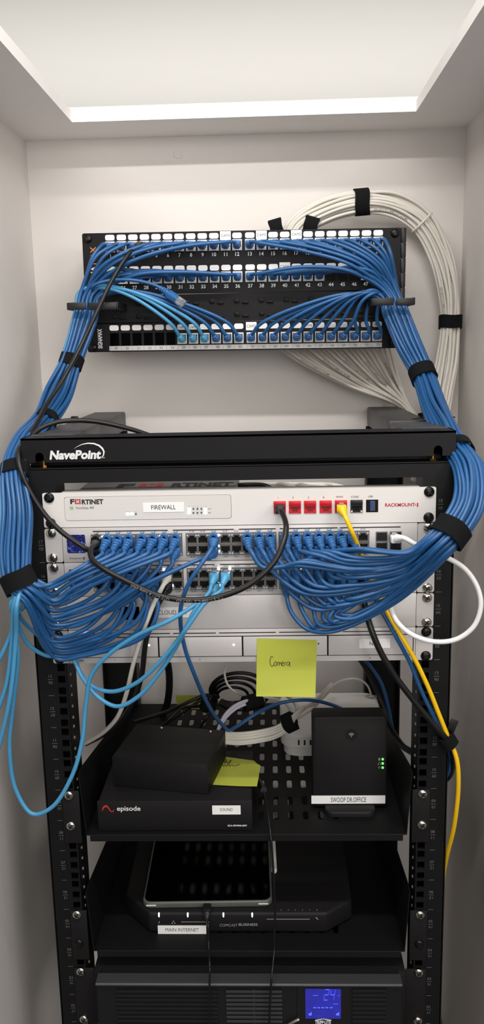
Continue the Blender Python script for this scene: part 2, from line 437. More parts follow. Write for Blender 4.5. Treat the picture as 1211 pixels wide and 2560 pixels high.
# ------------------------------------------------------------------ rack frame
U = .04445
def ztop(n): return -(18-n)*U
rack = thing('equipment_rack', (0, .2, ZF), 'open black steel equipment rack with a white logo on its top crossbar', 'equipment rack')
HX, IX, OXR = .2328, .2257, .264
for s in (-1, 1):
    bm = B()
    x0, x1 = sorted((s*IX, s*.2412)); cx = s*HX
    zs = [.0305]
    for n in range(18, 0, -1):
        for dz in (.00635, .022225, .0381): zs.append(ztop(n)-dz)
    edges = [.0305] + [(a+b)/2 for a, b in zip(zs[1:], zs[2:])]
    edges = [0.0] + edges[1:] + [-18*U]
    for i, zc in enumerate(zs[1:]):
        za, zb = edges[i], edges[i+1]; hx, hz = .0048, .0048
        out = [(x0, 0, zb), (cx, 0, zb), (x1, 0, zb), (x1, 0, zc), (x1, 0, za), (cx, 0, za), (x0, 0, za), (x0, 0, zc)]
        inn = [(cx-hx, 0, zc-hz), (cx, 0, zc-hz), (cx+hx, 0, zc-hz), (cx+hx, 0, zc), (cx+hx, 0, zc+hz), (cx, 0, zc+hz), (cx-hx, 0, zc+hz), (cx-hx, 0, zc)]
        holed(bm, out, inn, (0, .0025, 0))
    xa, xb = sorted((s*.2412, s*OXR)); box2(bm, (xa, 0, -18*U), (xb, .0025, .0115)); box2(bm, (x0, 0, 0), (x1, .0025, .0115))
    box2(bm, (min(s*IX, s*OXR), 0, ZF), (max(s*IX, s*OXR), .0025, -18*U))
    box2(bm, (s*OXR-.0012, 0, ZF), (s*OXR+.0012, .05, .0115))
    xf, xg = sorted((s*IX, s*(IX+.0014))); box2(bm, (xf, .0005, -18*U), (xg, .050, .0115))
    xa, xb = sorted((s*IX, s*OXR)); box2(bm, (xa, .0485, -18*U), (xb, .050, .0115))
    for zc in zs[1:]: cyl(bm, (s*(IX+.0005), .017, zc), (s*(IX-.0014), .017, zc), .0023, .0019, 10, m=1)
    obj('front_post', bm, ['dull_steel', 'box_grey'], rack, smooth=False)
    bm = B(); xa, xb = sorted((s*.205, s*OXR))
    box2(bm, (xa, .428, ZF), (xb, .431, .033)); box2(bm, (s*OXR-.0012, .40, ZF), (s*OXR+.0012, .431, .033)); box2(bm, (s*.205-.0012, .40, ZF), (s*.205+.0012, .431, -.02))
    obj('rear_post', bm, 'dull_steel', rack, smooth=False)
    bm = B(); box2(bm, (xa+.002, .17, .034), (xb-.002, .432, .0655), .003); obj('depth_arm', bm, 'arm_steel', rack)
    bm = B(); xa, xb = sorted((s*.203, s*OXR)); box2(bm, (xa, .03, .0325), (xb, .19 if s < 0 else .122, .0672), .003); obj('arm_sleeve', bm, 'arm_steel', rack)
    bm = B(); box2(bm, (xa, 0, ZF), (xb, .431, ZF+.035)); obj('base_rail', bm, 'dull_steel', rack)
# top bar with two keyhole notches
zt, zb_ = .0670, .0372
pts = [(-.2640, zb_), (-.2485, zb_)]
def notch(xc, w=.0052, h=.0125): return [(xc-w, zb_)] + [(xc-w*math.cos(PI*k/8), zb_+h-w+w*math.sin(PI*k/8)) for k in range(9)] + [(xc+w, zb_)]
nl, nr_ = P(99, 1150, 0).x, P(1096, 1140, 0).x
pts = [(-.264, zb_)] + notch(nl) + notch(nr_) + [(.264, zb_), (.264, zt), (-.264, zt)]
bm = B(); prism(bm, [(x, 0, z) for x, z in pts], (0, .0022, 0)); box2(bm, (-.264, 0, zt-.0022), (.264, .042, zt)); box2(bm, (-.264, .0022, zb_), (-.2618, .042, zt)); box2(bm, (.2618, .0022, zb_), (.264, .042, zt))
box2(bm, (-.262, .03, zb_-.008), (.262, .033, zt-.003))
topbar = obj('top_crossbar', bm, 'black_steel', rack, smooth=False)
bm = B(); box2(bm, (-.264, 0, .0115), (.264, .0022, .0290)); box2(bm, (-.264, 0, .0275), (.264, .034, .0300), .0006); box2(bm, (-.264, .03, .0115), (.264, .0322, .029))
obj('lower_crossbar', bm, 'black_steel', rack, smooth=False)
for u, v in ((110, 1162), (1083, 1144)):
    q = P(u, v, .012); bm = B(); cyl(bm, (q.x, q.y, .030), (q.x, q.y, .0385), .0022, seg=12); cyl(bm, (q.x, q.y, .030), (q.x, q.y, .0325), .0042, seg=6); obj('brass_bolt', bm, 'brass', rack, label='brass bolt')
for (u, v) in ((187, 1052), (1085, 1045)):
    q = PZ(u, v, .0672); bm = B(); box(bm, (q.x, q.y, .070), (.010, .008, .008), .001); tube(bm, [Vector((q.x-.03, q.y, .0675)), Vector((q.x, q.y, .0682)), Vector((q.x+.03, q.y+.002, .0675))], .0013, 6); obj('cable_tie', bm, 'black_plastic', rack)
# logo on the top bar: lettering and swoosh
bm = B(); text(bm, **tx('NavePoint', 189, 1137, -.0004, w=128, h=23, bold=.045, shear=.18))
sw = [(185, 1122, 0.2), (192, 1117, .8), (205, 1111, 1.9), (220, 1108, 2.8), (235, 1109, 3.6), (248, 1114, 4.4), (256, 1121, 4.6), (260, 1129, 4.0), (259, 1138, 3.0), (252, 1146, .3)]
sp = [P(u, v, -.0004) for u, v, w in sw]
for i in range(len(sp)-1):
    def off(j):
        d = (sp[min(j+1, len(sp)-1)]-sp[max(j-1, 0)]).normalized(); n = Vector((-d.z, 0, d.x)); k = sw[j][2]*.00050*.5; return sp[j]+n*k, sp[j]-n*k
    a, b = off(i), off(i+1); bm.faces.new([bm.verts.new(v) for v in (a[0], b[0], b[1], a[1])])
text(bm, **tx('TM', 258, 1144, -.0004, w=7, h=4))
obj('logo', bm, 'white_ink', rack, label='white logo lettering with a swoosh', smooth=False)
# unit numbers: n upright over its count from the other end upside down
bm = B()
for n in range(18, 0, -1):
    zc = ztop(n)-U/2
    for s in (-1, 1):
        xx = s*(.2475 if s > 0 else .2475)
        if s > 0 or n < 14 or n in (17, 16):
            text(bm, '%02d' % n if n > 9 else '%02d' % n, (xx, -.0003, zc+.0045), h=.0040); text(bm, '%02d' % (19-n), (xx, -.0003, zc-.0045), h=.0040, X=(-1, 0, 0), Y=(0, 0, -1))
            for q_ in ((xx, zc), (xx, zc-U/2)):
                w = .0035; vs = [bm.verts.new((q_[0]+a, -.0003, q_[1]+b)) for a, b in ((-w, -.0003), (w, -.0003), (w, .0003), (-w, .0003))]; bm.faces.new(vs)
obj('unit_numbers', bm, 'print_dim', rack, label='small grey unit numbers and tick marks', smooth=False)

# ------------------------------------------------------------------ hinged bracket and patch panels on the back wall
YP = .315
br = thing('wall_bracket', (0, YB, .16), 'black hinged wall bracket carrying the patch panels on the back wall', 'bracket')
bm = B(); box2(bm, (-.236, YP+.003, .168), (-.232, YB, .343)); box2(bm, (-.236, YP+.002, .168), (-.215, YP+.005, .343)); obj('side_plate', bm, 'dull_steel', br)
bm = B(); box2(bm, (.2385, YP+.003, .168), (.2415, YB, .343)); box2(bm, (.215, YP+.002, .168), (.2415, YP+.005, .343)); obj('side_plate', bm, 'dull_steel', br)
bm = B()
for k in range(8): box2(bm, (.2415, YP-.001, .1685+k*.0219), (.2492, YP+.006, .1685+k*.0219+.0212), .0012)
cyl(bm, (.2454, YP+.0025, .168), (.2454, YP+.0025, .343), .0036); obj('hinge', bm, 'black_plastic', br)
bm = B(); box2(bm, (-.236, YB-.003, .17), (-.19, YB, .34)); box2(bm, (.19, YB-.003, .17), (.2415, YB, .34)); obj('wall_plate', bm, 'dull_steel', br)

KEY = port_mesh('keystone_port', 'jack_white', .0146, .0160, False)
def lin2(u, a, b): return a+(b-a)*u
def col_x(i):      # column 0..23 of a 24-port row at the panel plane
    return (-.1988 + i*(.1937/11)) if i < 12 else (.0142 + (i-12)*(.1935/11))
PZ1, PZ2, PZ3, TILT = .3225, .2757, .1845, .0080
def panel(name, label, z0, z1, lt):
    pr = thing(name, (0, YP, z0), label, 'patch panel'); bm = B(); plate(bm, 0, (z0+z1)/2, .4826, z1-z0, YP, YP+.0025, .003)
    box2(bm, (-.21, YP+.0025, z1-.004), (.21, YP+.03, z1-.002)); box2(bm, (-.21, YP+.0025, z0+.002), (.21, YP+.03, z0+.004))
    obj('face_plate', bm, 'panel_black', pr); return pr
def labels_row(pr, zc, w=.0143, h=.0082, skip=(), dy=-.0007):
    bm = B(); prism(bm, [(x, 0, z) for x, z in rrect(w, h, .0028)], (0, .0007, 0)); me = proto('label_strip', bm, 'label_white')
    for i in range(24):
        if i not in skip: place('port_label', me, pr, (col_x(i), YP-.0007, zc))
def sticker(pr, i, zc, s, h=.0125):
    bm = B(); box2(bm, (col_x(i)-.0082, YP-.0013, zc-h/2), (col_x(i)+.0082, YP-.0008, zc+h/2)); st = obj('name_sticker', bm, 'label_white', pr)
    letters('lettering', st, 'soft_ink', [dict(s=s, c=(col_x(i), YP-.0015, zc), w=.0135 if len(s) > 3 else .0095, h=.0042)])
pa = panel('patch_panel', 'upper black patch panel with two rows of numbered ports and blue cables', .2520, .3432, None)
labels_row(pa, .3362, skip=(10, 13, 16)); labels_row(pa, .2895, skip=(15,))
for i, s in ((10, 'CAM3'), (13, 'CAM1'), (16, 'CAM5')): sticker(pa, i, .3362, s)
sticker(pa, 15, .2895, 'CAM4')
for i in range(24): place('port', KEY, pa, (col_x(i), YP-.0022, PZ1))
for i in range(24):
    if i not in (19, 20, 21): place('port', KEY, pa, (col_x(i), YP-.0022, PZ2))
bm = B()
for i in (19, 20, 21): box2(bm, (col_x(i)-.0068, YP-.0003, PZ2-.0082), (col_x(i)+.0068, YP, PZ2+.0082))
obj('blank_openings', bm, 'cavity', pa)
letters('port_numbers', pa, 'white_ink', [dict(s=str(i+1), c=(col_x(i), YP-.0006, .3092), h=.0056, bold=.02) for i in range(24)] + [dict(s=str(i+25), c=(col_x(i), YP-.0006, .2622), h=.0056, bold=.02) for i in range(24)])
letters('maker_lettering', pa, ['white_ink', 'orange_ink'], [
    dict(s='SIGNA', c=(-.2253, YP-.0006, .2785), w=.033, h=.0105, X=(0, 0, 1), Y=(-1, 0, 0), bold=.03),
    dict(s='MAX', c=(-.2253, YP-.0006, .3105), w=.026, h=.0085, X=(0, 0, 1), Y=(-1, 0, 0), bold=.02, m=1),
    dict(s='CONNECTIVITY', c=(-.2178, YP-.0006, .2770), w=.034, h=.0042, X=(0, 0, 1), Y=(-1, 0, 0))])
for sx in (-1, 1): place('mounting_screw', BSCREW, pa, (sx*.2328, YP, .3350))
pb = panel('patch_panel', 'lowest black patch panel with one row of ports above a white strip', .1655, .2098, None)
labels_row(pb, .2020, skip=(12,))
sticker(pb, 12, .2018, 'CAM2')
for i in range(6, 24): place('port', KEY, pb, (col_x(i), YP-.0022, PZ3))
bm = B()
for i in range(6): box2(bm, (col_x(i)-.0070, YP-.0003, PZ3-.0095), (col_x(i)+.0070, YP, PZ3+.0095))
obj('blank_openings', bm, 'gloss_black', pb)
bm = B(); box2(bm, (-.2075, YP-.0008, .1675), (.2155, YP, .1745)); sp_ = obj('number_strip', bm, 'label_grey', pb)
letters('lettering', sp_, 'soft_ink', [dict(s=str(i+49), c=(col_x(i)+.002, YP-.0010, .171), h=.0038) for i in range(24)] + [dict(s='|', c=(col_x(i)-.0070, YP-.0010, .171), w=.0003, h=.0055) for i in range(24)])
letters('label_lettering', pb, 'soft_ink', [dict(s=s, c=(col_x(i), YP-.0009, .2018), w=.011 if len(s) > 3 else .009, h=.0038) for i, s in ((6, 'CAM6'), (7, 'CAM7'), (17, 'CAM8'), (23, 'AP1'))])
letters('maker_lettering', pb, 'white_ink', [dict(s='SIGNAMAX', c=(-.2215, YP-.0006, .186), w=.030, h=.0070, X=(0, 0, 1), Y=(-1, 0, 0), bold=.03)])
for sx in (-1, 1): place('mounting_screw', BSCREW, pb, (sx*.2328, YP, .1725))
pa.rotation_euler = pb.rotation_euler = br.rotation_euler = (0, TILT, 0)
# cable manager between them
cm = thing('cable_manager', (0, YP, .21), 'black cable manager plate with two ring clips between the patch panels', 'cable manager')
bm = B(); plate(bm, 0, .2309, .4826, .0418, YP, YP+.0025, .002)
for i in range(11):
    for zz in (.2405, .2205):
        xx = -.19+i*.038; box2(bm, (xx-.011, YP-.004, zz-.003), (xx-.003, YP, zz+.003), .001); box2(bm, (xx+.001, YP-.0045, zz-.0045), (xx+.011, YP, zz-.001), .001)
obj('face_plate', bm, 'panel_black', cm)
for (ua, ub, uc, ud, v, sx) in ((170, 215, 222, 292, 766, -1), (933, 985, 991, 1036, 755, 1)):
    bm = B(); yf = .235
    def bar(u0, u1, y0=yf):
        a, b = P(u0, v, y0), P(u1, v, y0); box2(bm, (a.x, y0-.0025, a.z-.0052), (b.x, y0+.0015, a.z+.0052), .001); return a, b
    a, b = bar(ua, ub); c, d = bar(uc, ud)
    for xx in (a.x, d.x): box2(bm, (xx-.0018, yf, a.z-.0052), (xx+.0018, YP+.001, a.z+.0052), .001)
    obj('ring_clip', bm, 'black_plastic', cm)

# ------------------------------------------------------------------ firewall with its rack panel
fw = thing('firewall', (0, .09, -U+.002), 'grey firewall box behind the white top panel, its white status bezel showing', 'firewall')
bz = rect(162, 1240, 578, 1298, -.002)
bm = B(); box2(bm, (-.205, .004, -.041), (-.004, .17, -.0035), .001); obj('case', bm, 'box_grey', fw)
bm = B(); plate(bm, bz[0], bz[1], bz[2], bz[3], -.0026, .004, .003); bezel = obj('bezel', bm, 'bezel_white', fw)
bm = B(); text(bm, 'F', tx('F', 181, 1254, -.0029)['c'], w=.0052, h=.0062, bold=.04); text(bm, **tx('RTINET', 231.5, 1254.5, -.0029, w=54, h=12.5, bold=.035))
c = P(194.5, 1254, -.0029)
for i in range(3):
    for j in range(3):
        if i == 1 and j == 1: continue
        a = .0019; vs = [bm.verts.new((c.x+(i-1)*.0026+dx*a/2*1.1, c.y, c.z+(j-1)*.0022+dz*a/2)) for dx, dz in ((-1, -1), (1, -1), (1, 1), (-1, 1))]; bm.faces.new(vs).material_index = 1
obj('maker_lettering', bm, ['ink', 'red_ink'], bezel, smooth=False)
bm = B(); text(bm, **tx('FortiGate 40F', 213, 1269.5, -.0029, w=45, h=6))
for k in range(3):
    c = P(176+k*3.2, 1270, -.0029); vs = [bm.verts.new((c.x+a*.0006, c.y, c.z+b*.0019)) for a, b in ((-1, -1), (1, -1), (1, 1), (-1, 1))]; bm.faces.new(vs).material_index = 1
obj('model_lettering', bm, ['soft_ink', 'green_ink'], bezel, smooth=False)
r_ = rect(358, 1257, 460, 1280, -.0029); bm = B(); plate(bm, r_[0], r_[1], r_[2], r_[3], -.0031, -.0026, .0003); lb = obj('name_label', bm, 'label_white', bezel)
letters('lettering', lb, 'ink', [tx('FIREWALL', 409, 1268, -.0033, w=61, h=11)])
def led(parent, u, v, Y, w, h, mt, name='status_light'):
    a = rect(u-w/2, v-h/2, u+w/2, v+h/2, Y); bm = B(); plate(bm, a[0], a[1], a[2], a[3], Y-.0004, Y+.0004, min(a[2], a[3])*.3); return obj(name, bm, mt, parent)
for u, v in ((319, 1285), (330, 1284.5), (473, 1273), (473, 1282), (514, 1273), (514, 1282)): led(bezel, u, v, -.0028, 8, 8, 'led_pale_green')
bm = B()
for u, v in ((484, 1272), (494, 1272), (504, 1272), (484, 1282), (494, 1282), (504, 1281.5), (340, 1285)):
    c = P(u, v, -.0029); box(bm, c, (.002, .0004, .002))
for s, u, v, w in (('POWER', 319, 1280, 7), ('STATUS', 330, 1280, 9), ('HA', 340, 1280, 4), ('1', 473, 1267, 2), ('2', 484, 1267, 2), ('3', 494, 1267, 2), ('A', 504, 1267, 2), ('WAN', 514, 1267, 6), ('LINK/ACT', 524, 1272, 10), ('SPEED', 524, 1281.5, 8)): text(bm, **tx(s, u, v, -.0029, w=w, h=2.6))
obj('status_marks', bm, 'soft_ink', bezel, smooth=False)
bm = B(); text(bm, 'F', (-.148, .062, -.0032), w=.022, h=.032, X=(1, 0, 0), Y=(0, 1, 0), bold=.05); text(bm, 'RTINET', (-.048, .062, -.0032), w=.080, h=.032, X=(1, 0, 0), Y=(0, 1, 0), bold=.05)
for i in range(3):
    for j in range(3):
        if (i, j) != (1, 1):
            cx, cy = -.115+(i-1)*.011, .062+(j-1)*.011; vs = [bm.verts.new((cx+a*.0045, cy+b*.0045, -.0032)) for a, b in ((-1, -1), (1, -1), (1, 1), (-1, 1))]; bm.faces.new(vs).material_index = 1
obj('top_lettering', bm, ['ink', 'red_ink'], fw, smooth=False)

fp = thing('rackmount_kit', (0, 0, -U), 'white rack panel at the top of the rack with five red ports', 'rack panel')
z0, z1 = -U+.0006, -.0004
bm = B(); w2 = bz[2]/2+.0004; h2 = bz[3]/2+.0004
o_ = rrect(.4826, z1-z0, .002); i_ = rrect(w2*2, h2*2, .003)
n_ = len(o_)
holed(bm, [(x, -.002, z+(z0+z1)/2) for x, z in o_], [(bz[0]+x, -.002, bz[1]+z) for x, z in i_], (0, .002, 0))
box2(bm, (-.218, 0, z1-.0015), (.222, .02, z1)); box2(bm, (-.218, 0, z0), (.222, .02, z0+.0015))
obj('face_plate', bm, 'white_paint', fp)
zc = P(776, 1267, -.002).z
bm = B(); 
KP = {}
for cname in ('red_plastic', 'black_plastic'): KP[cname] = port_mesh('panel_port_'+cname, cname, .0147, .0155, False, 'red_shaded' if cname == 'red_plastic' else 'cavity', .0012)
PORTX = {}
for s, u, mtn in (('1', 700, 'red_plastic'), ('2', 738, 'red_plastic'), ('3', 776, 'red_plastic'), ('A', 815, 'red_plastic'), ('WAN', 853, 'red_plastic'), ('CONS', 892, 'black_plastic')):
    x = P(u, 1266, -.002).x; PORTX[s] = x
    bm = B(); box2(bm, (x-.0073, -.0050, zc+.0022), (x+.0073, -.0020, zc+.0077), .0006); box2(bm, (x-.0073, -.0040, zc+.0008), (x+.0073, -.0022, zc+.0022)); hk = obj('port_hood', bm, mtn, fp)
    place('port', KP[mtn], fp, (x, -.0033, zc), label=None if mtn != 'red_plastic' else 'red port')
x = P(931, 1262, -.002).x
bm = B(); box2(bm, (x-.0073, -.0026, zc-.0077), (x+.0073, -.0021, zc+.0077)); us = obj('usb_port', bm, 'cavity', fp)
bm = B(); box2(bm, (x-.0025, -.0034, zc-.006), (x+.0035, -.0027, zc+.0062)); obj('usb_socket', bm, 'chrome', us)
bm = B(); box2(bm, (x-.0018, -.0040, zc-.005), (x+.0012, -.0035, zc+.0058)); obj('usb_tongue', bm, 'blue_plastic', us)
letters('port_names', fp, 'soft_ink', [tx(s, u, v, -.0024, h=5) for s, u, v in (('1', 696, 1245), ('2', 733, 1244), ('3', 772, 1244), ('A', 810, 1243), ('WAN', 849, 1242), ('CONS', 888, 1242), ('USB', 927, 1241))])
bm = B(); text(bm, **tx('RACKMOUNT', 1001, 1262, -.0024, w=75, h=9, bold=.02)); text(bm, **tx('·I', 1042, 1262, -.0024, w=9, h=10, bold=.03))
for k in range(0): pass
obj('maker_lettering', bm, 'red_ink', fp, smooth=False)
for x, z in ((-.2328, -.00635), (.2328, -.00635), (-.2328, -.0381), (.2328, -.0381)): place('mounting_screw', BSCREW, fp, (x, -.002, z), label='black mounting screw')

# ------------------------------------------------------------------ the two network switches
UPM = port_mesh('switch_port_upper', 'port_grey', .0136, .0128, True); DNM = port_mesh('switch_port_lower', 'port_grey', .0136, .0128, False)
COLU = [244, 271, 298, 325.5, 358, 385, 412.5, 441, 481, 508.5, 536, 564, 592, 619, 648, 676, 713, 740.5, 768.5, 796, 824, 852, 879, 908]
SX = [P(u, 1358, -.003).x for u in COLU]
def unit(name, label, n, cat, h=1):
    r = thing(name, (0, 0, ztop(n)-U*h), label, cat)
    z0, z1 = ztop(n)-U*h+.0004, ztop(n)-.0004; bm = B()
    box2(bm, (-.2195, -.003, z0), (.2195, .20, z1), .0006); obj('case', bm, 'silver', r)
    for s in (-1, 1):
        bm = B(); plate(bm, s*.2306, (z0+z1)/2, .0214, z1-z0-.0008, -.003, -.0005, .0025); obj('mounting_ear', bm, 'silver_ear', r)
    return r, z0, z1
def ears(r, n, mesh, skip=(), lab=None):
    for sx in (-1, 1):
        for dz in (.00635, .0381):
            if (sx, dz) in skip: continue
            place('mounting_screw', mesh, r, (sx*.2328, -.003, ztop(n)-dz), label=lab)
def switch(label, n, first):
    r, z0, z1 = unit('network_switch', label, n, 'network switch')
    za, zb2 = z1-.0158, z1-.0289
    bm = B(); slots = [(232, 420), (433, 592-10+3), (598, 690), (700, 845), (850, 1002)] if n == 17 else [(232, 420), (440, 535), (548, 689), (696, 850)]
    for a, b in slots:
        xa, xb = P(a, 1328, -.003).x, P(b, 1328, -.003).x; box2(bm, (xa, -.0033, z1-.0049), (xb, -.0029, z1-.0037))
    obj('vent_slots', bm, 'slot_dark', r)
    bm = B()
    for k in range(3):
        xa, xb = SX[8*k]-.0078, SX[8*k+7]+.0078; xm = (SX[8*k+3]+SX[8*k+4])/2
        box2(bm, (xa, -.0036, zb2-.0076), (xb, -.0029, za+.0076)); 
    obj('port_bank', bm, 'port_grey', r)
    for i in range(24):
        place('port', UPM, r, (SX[i], -.0055, za)); place('port', DNM, r, (SX[i], -.0055, zb2))
    letters('port_numbers', r, 'soft_ink', [dict(s=str(2*i+1)+' 8"', c=(SX[i], -.0034, za+.0096), w=.0062, h=.0022) for i in range(24)] + [dict(s=str(2*i+2)+' 8"', c=(SX[i], -.0034, zb2-.0096), w=.0062, h=.0022) for i in range(24)])
    a = rect(167, 1340, 215, 1387, -.003); bm = B(); cx = a[0]; cz = (z0+z1)/2+.002
    plate(bm, cx, cz, .0232, .0232, -.0036, -.0028, .002); obj('status_display', bm, 'status_screen', r, label='blue dotted status display')
    letters('model_lettering', r, 'ink', [dict(s='Enterprise', c=(cx-.002, -.0033, z0+.0052), w=.0145, h=.0030), dict(s='⊕' if False else 'O', c=(cx+.0085, -.0033, z0+.0053), w=.0030, h=.0030, bold=.05)])
    for u in (955, 990):
        x = P(u, 1338, -.003).x
        for zz in (za, zb2):
            bm = B(); box2(bm, (x-.0072, -.0042, zz-.0062), (x+.0072, -.0029, zz+.0062), .0005); sf = obj('fibre_port', bm, 'port_grey', r)
            bm = B(); box2(bm, (x-.0062, -.0046, zz-.0048), (x+.0062, -.0043, zz+.005)); box2(bm, (x-.0012, -.0050, zz-.004), (x+.0012, -.0046, zz+.0042)); obj('dust_plug', bm, 'black_plastic', sf)
    return r, za, zb2
sw1, A1, B1 = switch('upper silver network switch just under the white firewall panel', 17, 1); ears(sw1, 17, SCREW, lab='chrome screw')
sw2, A2, B2 = switch('lower silver network switch with light blue plugs in its middle ports', 16, 1); ears(sw2, 16, SCREW, lab='chrome screw')
for u, v in ((258, 1342), (402, 1340), (546, 1338), (546, 1365), (721, 1341), (547, 1378)): led(sw1, u, v, -.0060, 7, 6, 'led_white')
for u, v in ((431, 1464), (547, 1422), (575, 1422), (549, 1463), (751, 1420), (410, 1424)): led(sw2, u, v, -.0060, 7, 6, 'led_white')
# controller and recorder
ck, z0, z1 = unit('network_controller', 'blank silver rack unit labelled CLOUD KEY below the switches', 15, 'network controller'); ears(ck, 15, SCREW, lab='chrome screw')
a = rect(300, 1517, 349, 1549, -.003); bm = B(); plate(bm, a[0], a[1], a[2], a[3], -.0036, -.0028, .001); obj('display_window', bm, 'gloss_black', ck)
a = rect(384, 1519, 482, 1544, -.0034); bm = B(); plate(bm, a[0], a[1], a[2], a[3], -.0038, -.003, .0003); lb = obj('name_label', bm, 'label_white', ck)
letters('lettering', lb, 'soft_ink', [tx('CLOUD KEY', 432, 1531, -.0040, w=74, h=11)])
nv, z0, z1 = unit('video_recorder', 'silver video recorder with four drive bays below the blank unit', 14, 'video recorder'); ears(nv, 14, BSCREW, lab='black mounting screw')
bm = B()
for a_, b_ in ((232, 425), (433, 540), (548, 690), (698, 850), (858, 1000)):
    xa, xb = P(a_, 1576, -.003).x, P(b_, 1576, -.003).x; box2(bm, (xa, -.0033, z1-.0052), (xb, -.0029, z1-.0041))
obj('vent_slots', bm, 'slot_dark', nv)
bays = [(181, 396), (398, 606), (608, 819), (821, 1033)]
zb0, zb1 = z0+.0082, z1-.0095
for i, (a_, b_) in enumerate(bays):
    xa, xb = P(a_, 1612, -.003).x, P(b_, 1612, -.003).x
    bm = B(); box2(bm, (xa-.0008, -.0033, zb0-.0008), (xb+.0008, -.0029, zb1+.0008)); bay = obj('bay_gap', bm, 'slot_dark', nv)
    bm = B(); box2(bm, (xa+.0004, -.0044, zb0+.0002), (xb-.0004, -.003, zb1-.0002), .0005); dr = obj('drive_bay', bm, 'silver', nv)
    if i in (0, 1): led(dr, (373, 585)[i], (1613, 1612)[i], -.0045, 4, 4, 'led_white')
    if i == 2: led(dr, 797, 1609, -.0046, 3.4, 3.4, 'ink', 'sensor_dot')
led(nv, 217, 1584, -.0046, 14, 5, 'led_blue', 'status_bar'); led(nv, 179, 1597, -.0046, 4, 14, 'led_deep_blue', 'status_bar')
a = rect(899, 1597, 976, 1620, -.0046); bm = B(); plate(bm, a[0], a[1], a[2], a[3], -.0049, -.0043, .0003); lb = obj('name_label', bm, 'label_white', nv)
letters('lettering', lb, 'soft_ink', [tx('NVR', 938, 1609, -.0051, w=26, h=10)])
letters('bay_numbers', nv, 'ink', [dict(tx('NVR', 204, 1653, -.0034, w=11, h=5, bold=.02), c=(P(204, 1653, -.0034).x, -.0034, z0+.0038))] + [dict(s=s, c=(P(u, 1648, -.0034).x, -.0034, z0+.0038), h=.0022) for s, u in (('1', 287), ('2', 500), ('3', 713), ('4', 925))])
# sticky note hanging from the recorder
def sheet(bm, grid, th=.00025):
    rows = [[bm.verts.new(p) for p in r] for r in grid]
    for a_, b_ in zip(rows, rows[1:]):
        for k in range(len(a_)-1): bm.faces.new((a_[k], b_[k], b_[k+1], a_[k+1]))
def strokes(bm, lines, Y, r=.0003, f=None):
    for ln in lines:
        pts = catmull([(f(u, v) if f else P(u, v, Y)) for u, v in ln], .0008)
        tube(bm, pts, r, 5)
sn = thing('sticky_note', P(716, 1742, -.008), 'yellow sticky note with handwriting stuck to the front of the video recorder', 'sticky note')
grid = []
for j in range(13):
    t = j/12; row = []
    for i in range(7):
        s = i/6; u = 643+150*s-2*t*(1-s)-4*t*s; v = 1596+4*s + (145+.0*s)*t-2*t*s; Y = -.0052-.0005*math.sin(PI*s) - .010*max(0, t-.45)**1.6*2
        row.append(P(u, v, Y))
    grid.append(row)
bm = B(); sheet(bm, grid); obj('paper', bm, 'note_yellow', sn)
bm = B(); strokes(bm, [[(684, 1643), (679, 1641), (676, 1650), (677, 1662), (681, 1666), (686, 1660)], [(690, 1654), (686, 1657), (687, 1664), (691, 1664), (692, 1656), (690, 1654)], [(694, 1664), (696, 1655), (699, 1656), (699, 1664), (701, 1656), (703, 1657), (705, 1664)],
    [(706, 1660), (710, 1657), (708, 1654), (705, 1658), (707, 1665), (711, 1663)], [(713, 1664), (713, 1656), (716, 1656)], [(724, 1655), (719, 1655), (718, 1663), (722, 1663), (725, 1655), (725, 1664), (727, 1666)]], -.0061)
obj('handwriting', bm, 'felt_tip', sn)

# ------------------------------------------------------------------ shelves
def shelf(label, zs, nb, htf, rear):
    r = thing('rack_shelf', (0, .2, zs-.004), label, 'rack shelf')
    bm = B(); nx = 13; px = .0205
    ys = [.004, .062, .110, .155, .196, .237, .30, .362, .405, .418]
    rows = [(.030, .062), (.062, .107), (.107, .155), (.155, .195), (.195, .236), (.236, .285), (.320, .362), (.362, .402)]
    xa = -px*nx/2
    for ya, yb in rows:
        yc = (ya+yb)/2; hw, hl = .0039, min(.0125, (yb-ya)*.36)
        for i in range(nx):
            xl, xr = xa+i*px, xa+(i+1)*px; xc = (xl+xr)/2; ang = []
            K = 16; inn = []; out = []
            for k in range(K):
                a = 2*PI*k/K; cc, ss = math.cos(a), math.sin(a)
                inn.append((xc+hw*cc, yc+(hl-hw)*(1 if ss > 1e-6 else -1 if ss < -1e-6 else 0)+hw*ss, zs))
                f = 1/max(abs(cc), abs(ss)); out.append((xc+cc*f*px/2, yc+ss*f*(yb-ya)/2, zs))
            holed(bm, out, inn, (0, 0, -.0016))
    for ya, yb in ((0, .030), (.285, .320), (.402, .418)): box2(bm, (xa, ya, zs-.0016), (-xa, yb, zs))
    for s in (-1, 1): a_, b_ = sorted((s*xa*-1, s*.2125)); box2(bm, (a_, 0, zs-.0016), (b_, .418, zs))
    obj('shelf_floor', bm, 'shelf_black', r, smooth=False)
    bm = B(); box2(bm, (-.2085, -.0016, zs-.0095), (.2085, .0006, zs+.0004), .0006); obj('front_lip', bm, 'black_steel', r, smooth=False)
    for s in (-1, 1):
        pts = [(s*.2125, 0, zs-.0016), (s*.2125, .418, zs-.0016), (s*.2155, .418, zs+rear), (s*.2165, .30, zs+rear+.018), (s*.2185, .02, zs+htf), (s*.2185, .0, zs+htf)]
        bm = B(); prism(bm, pts, (s*.0014, 0, 0)); obj('side_panel', bm, 'shelf_black', r, smooth=False)
        bm = B(); zt_ = ztop(nb)-.0004; zb__ = ztop(nb-1)-U*.72; xa_, xb_ = sorted((s*.2195, s*.2425))
        box2(bm, (xa_, -.0026, zb__), (xb_, -.0004, zt_), .0008); obj('mounting_flange', bm, 'soft_black', r)
    return r
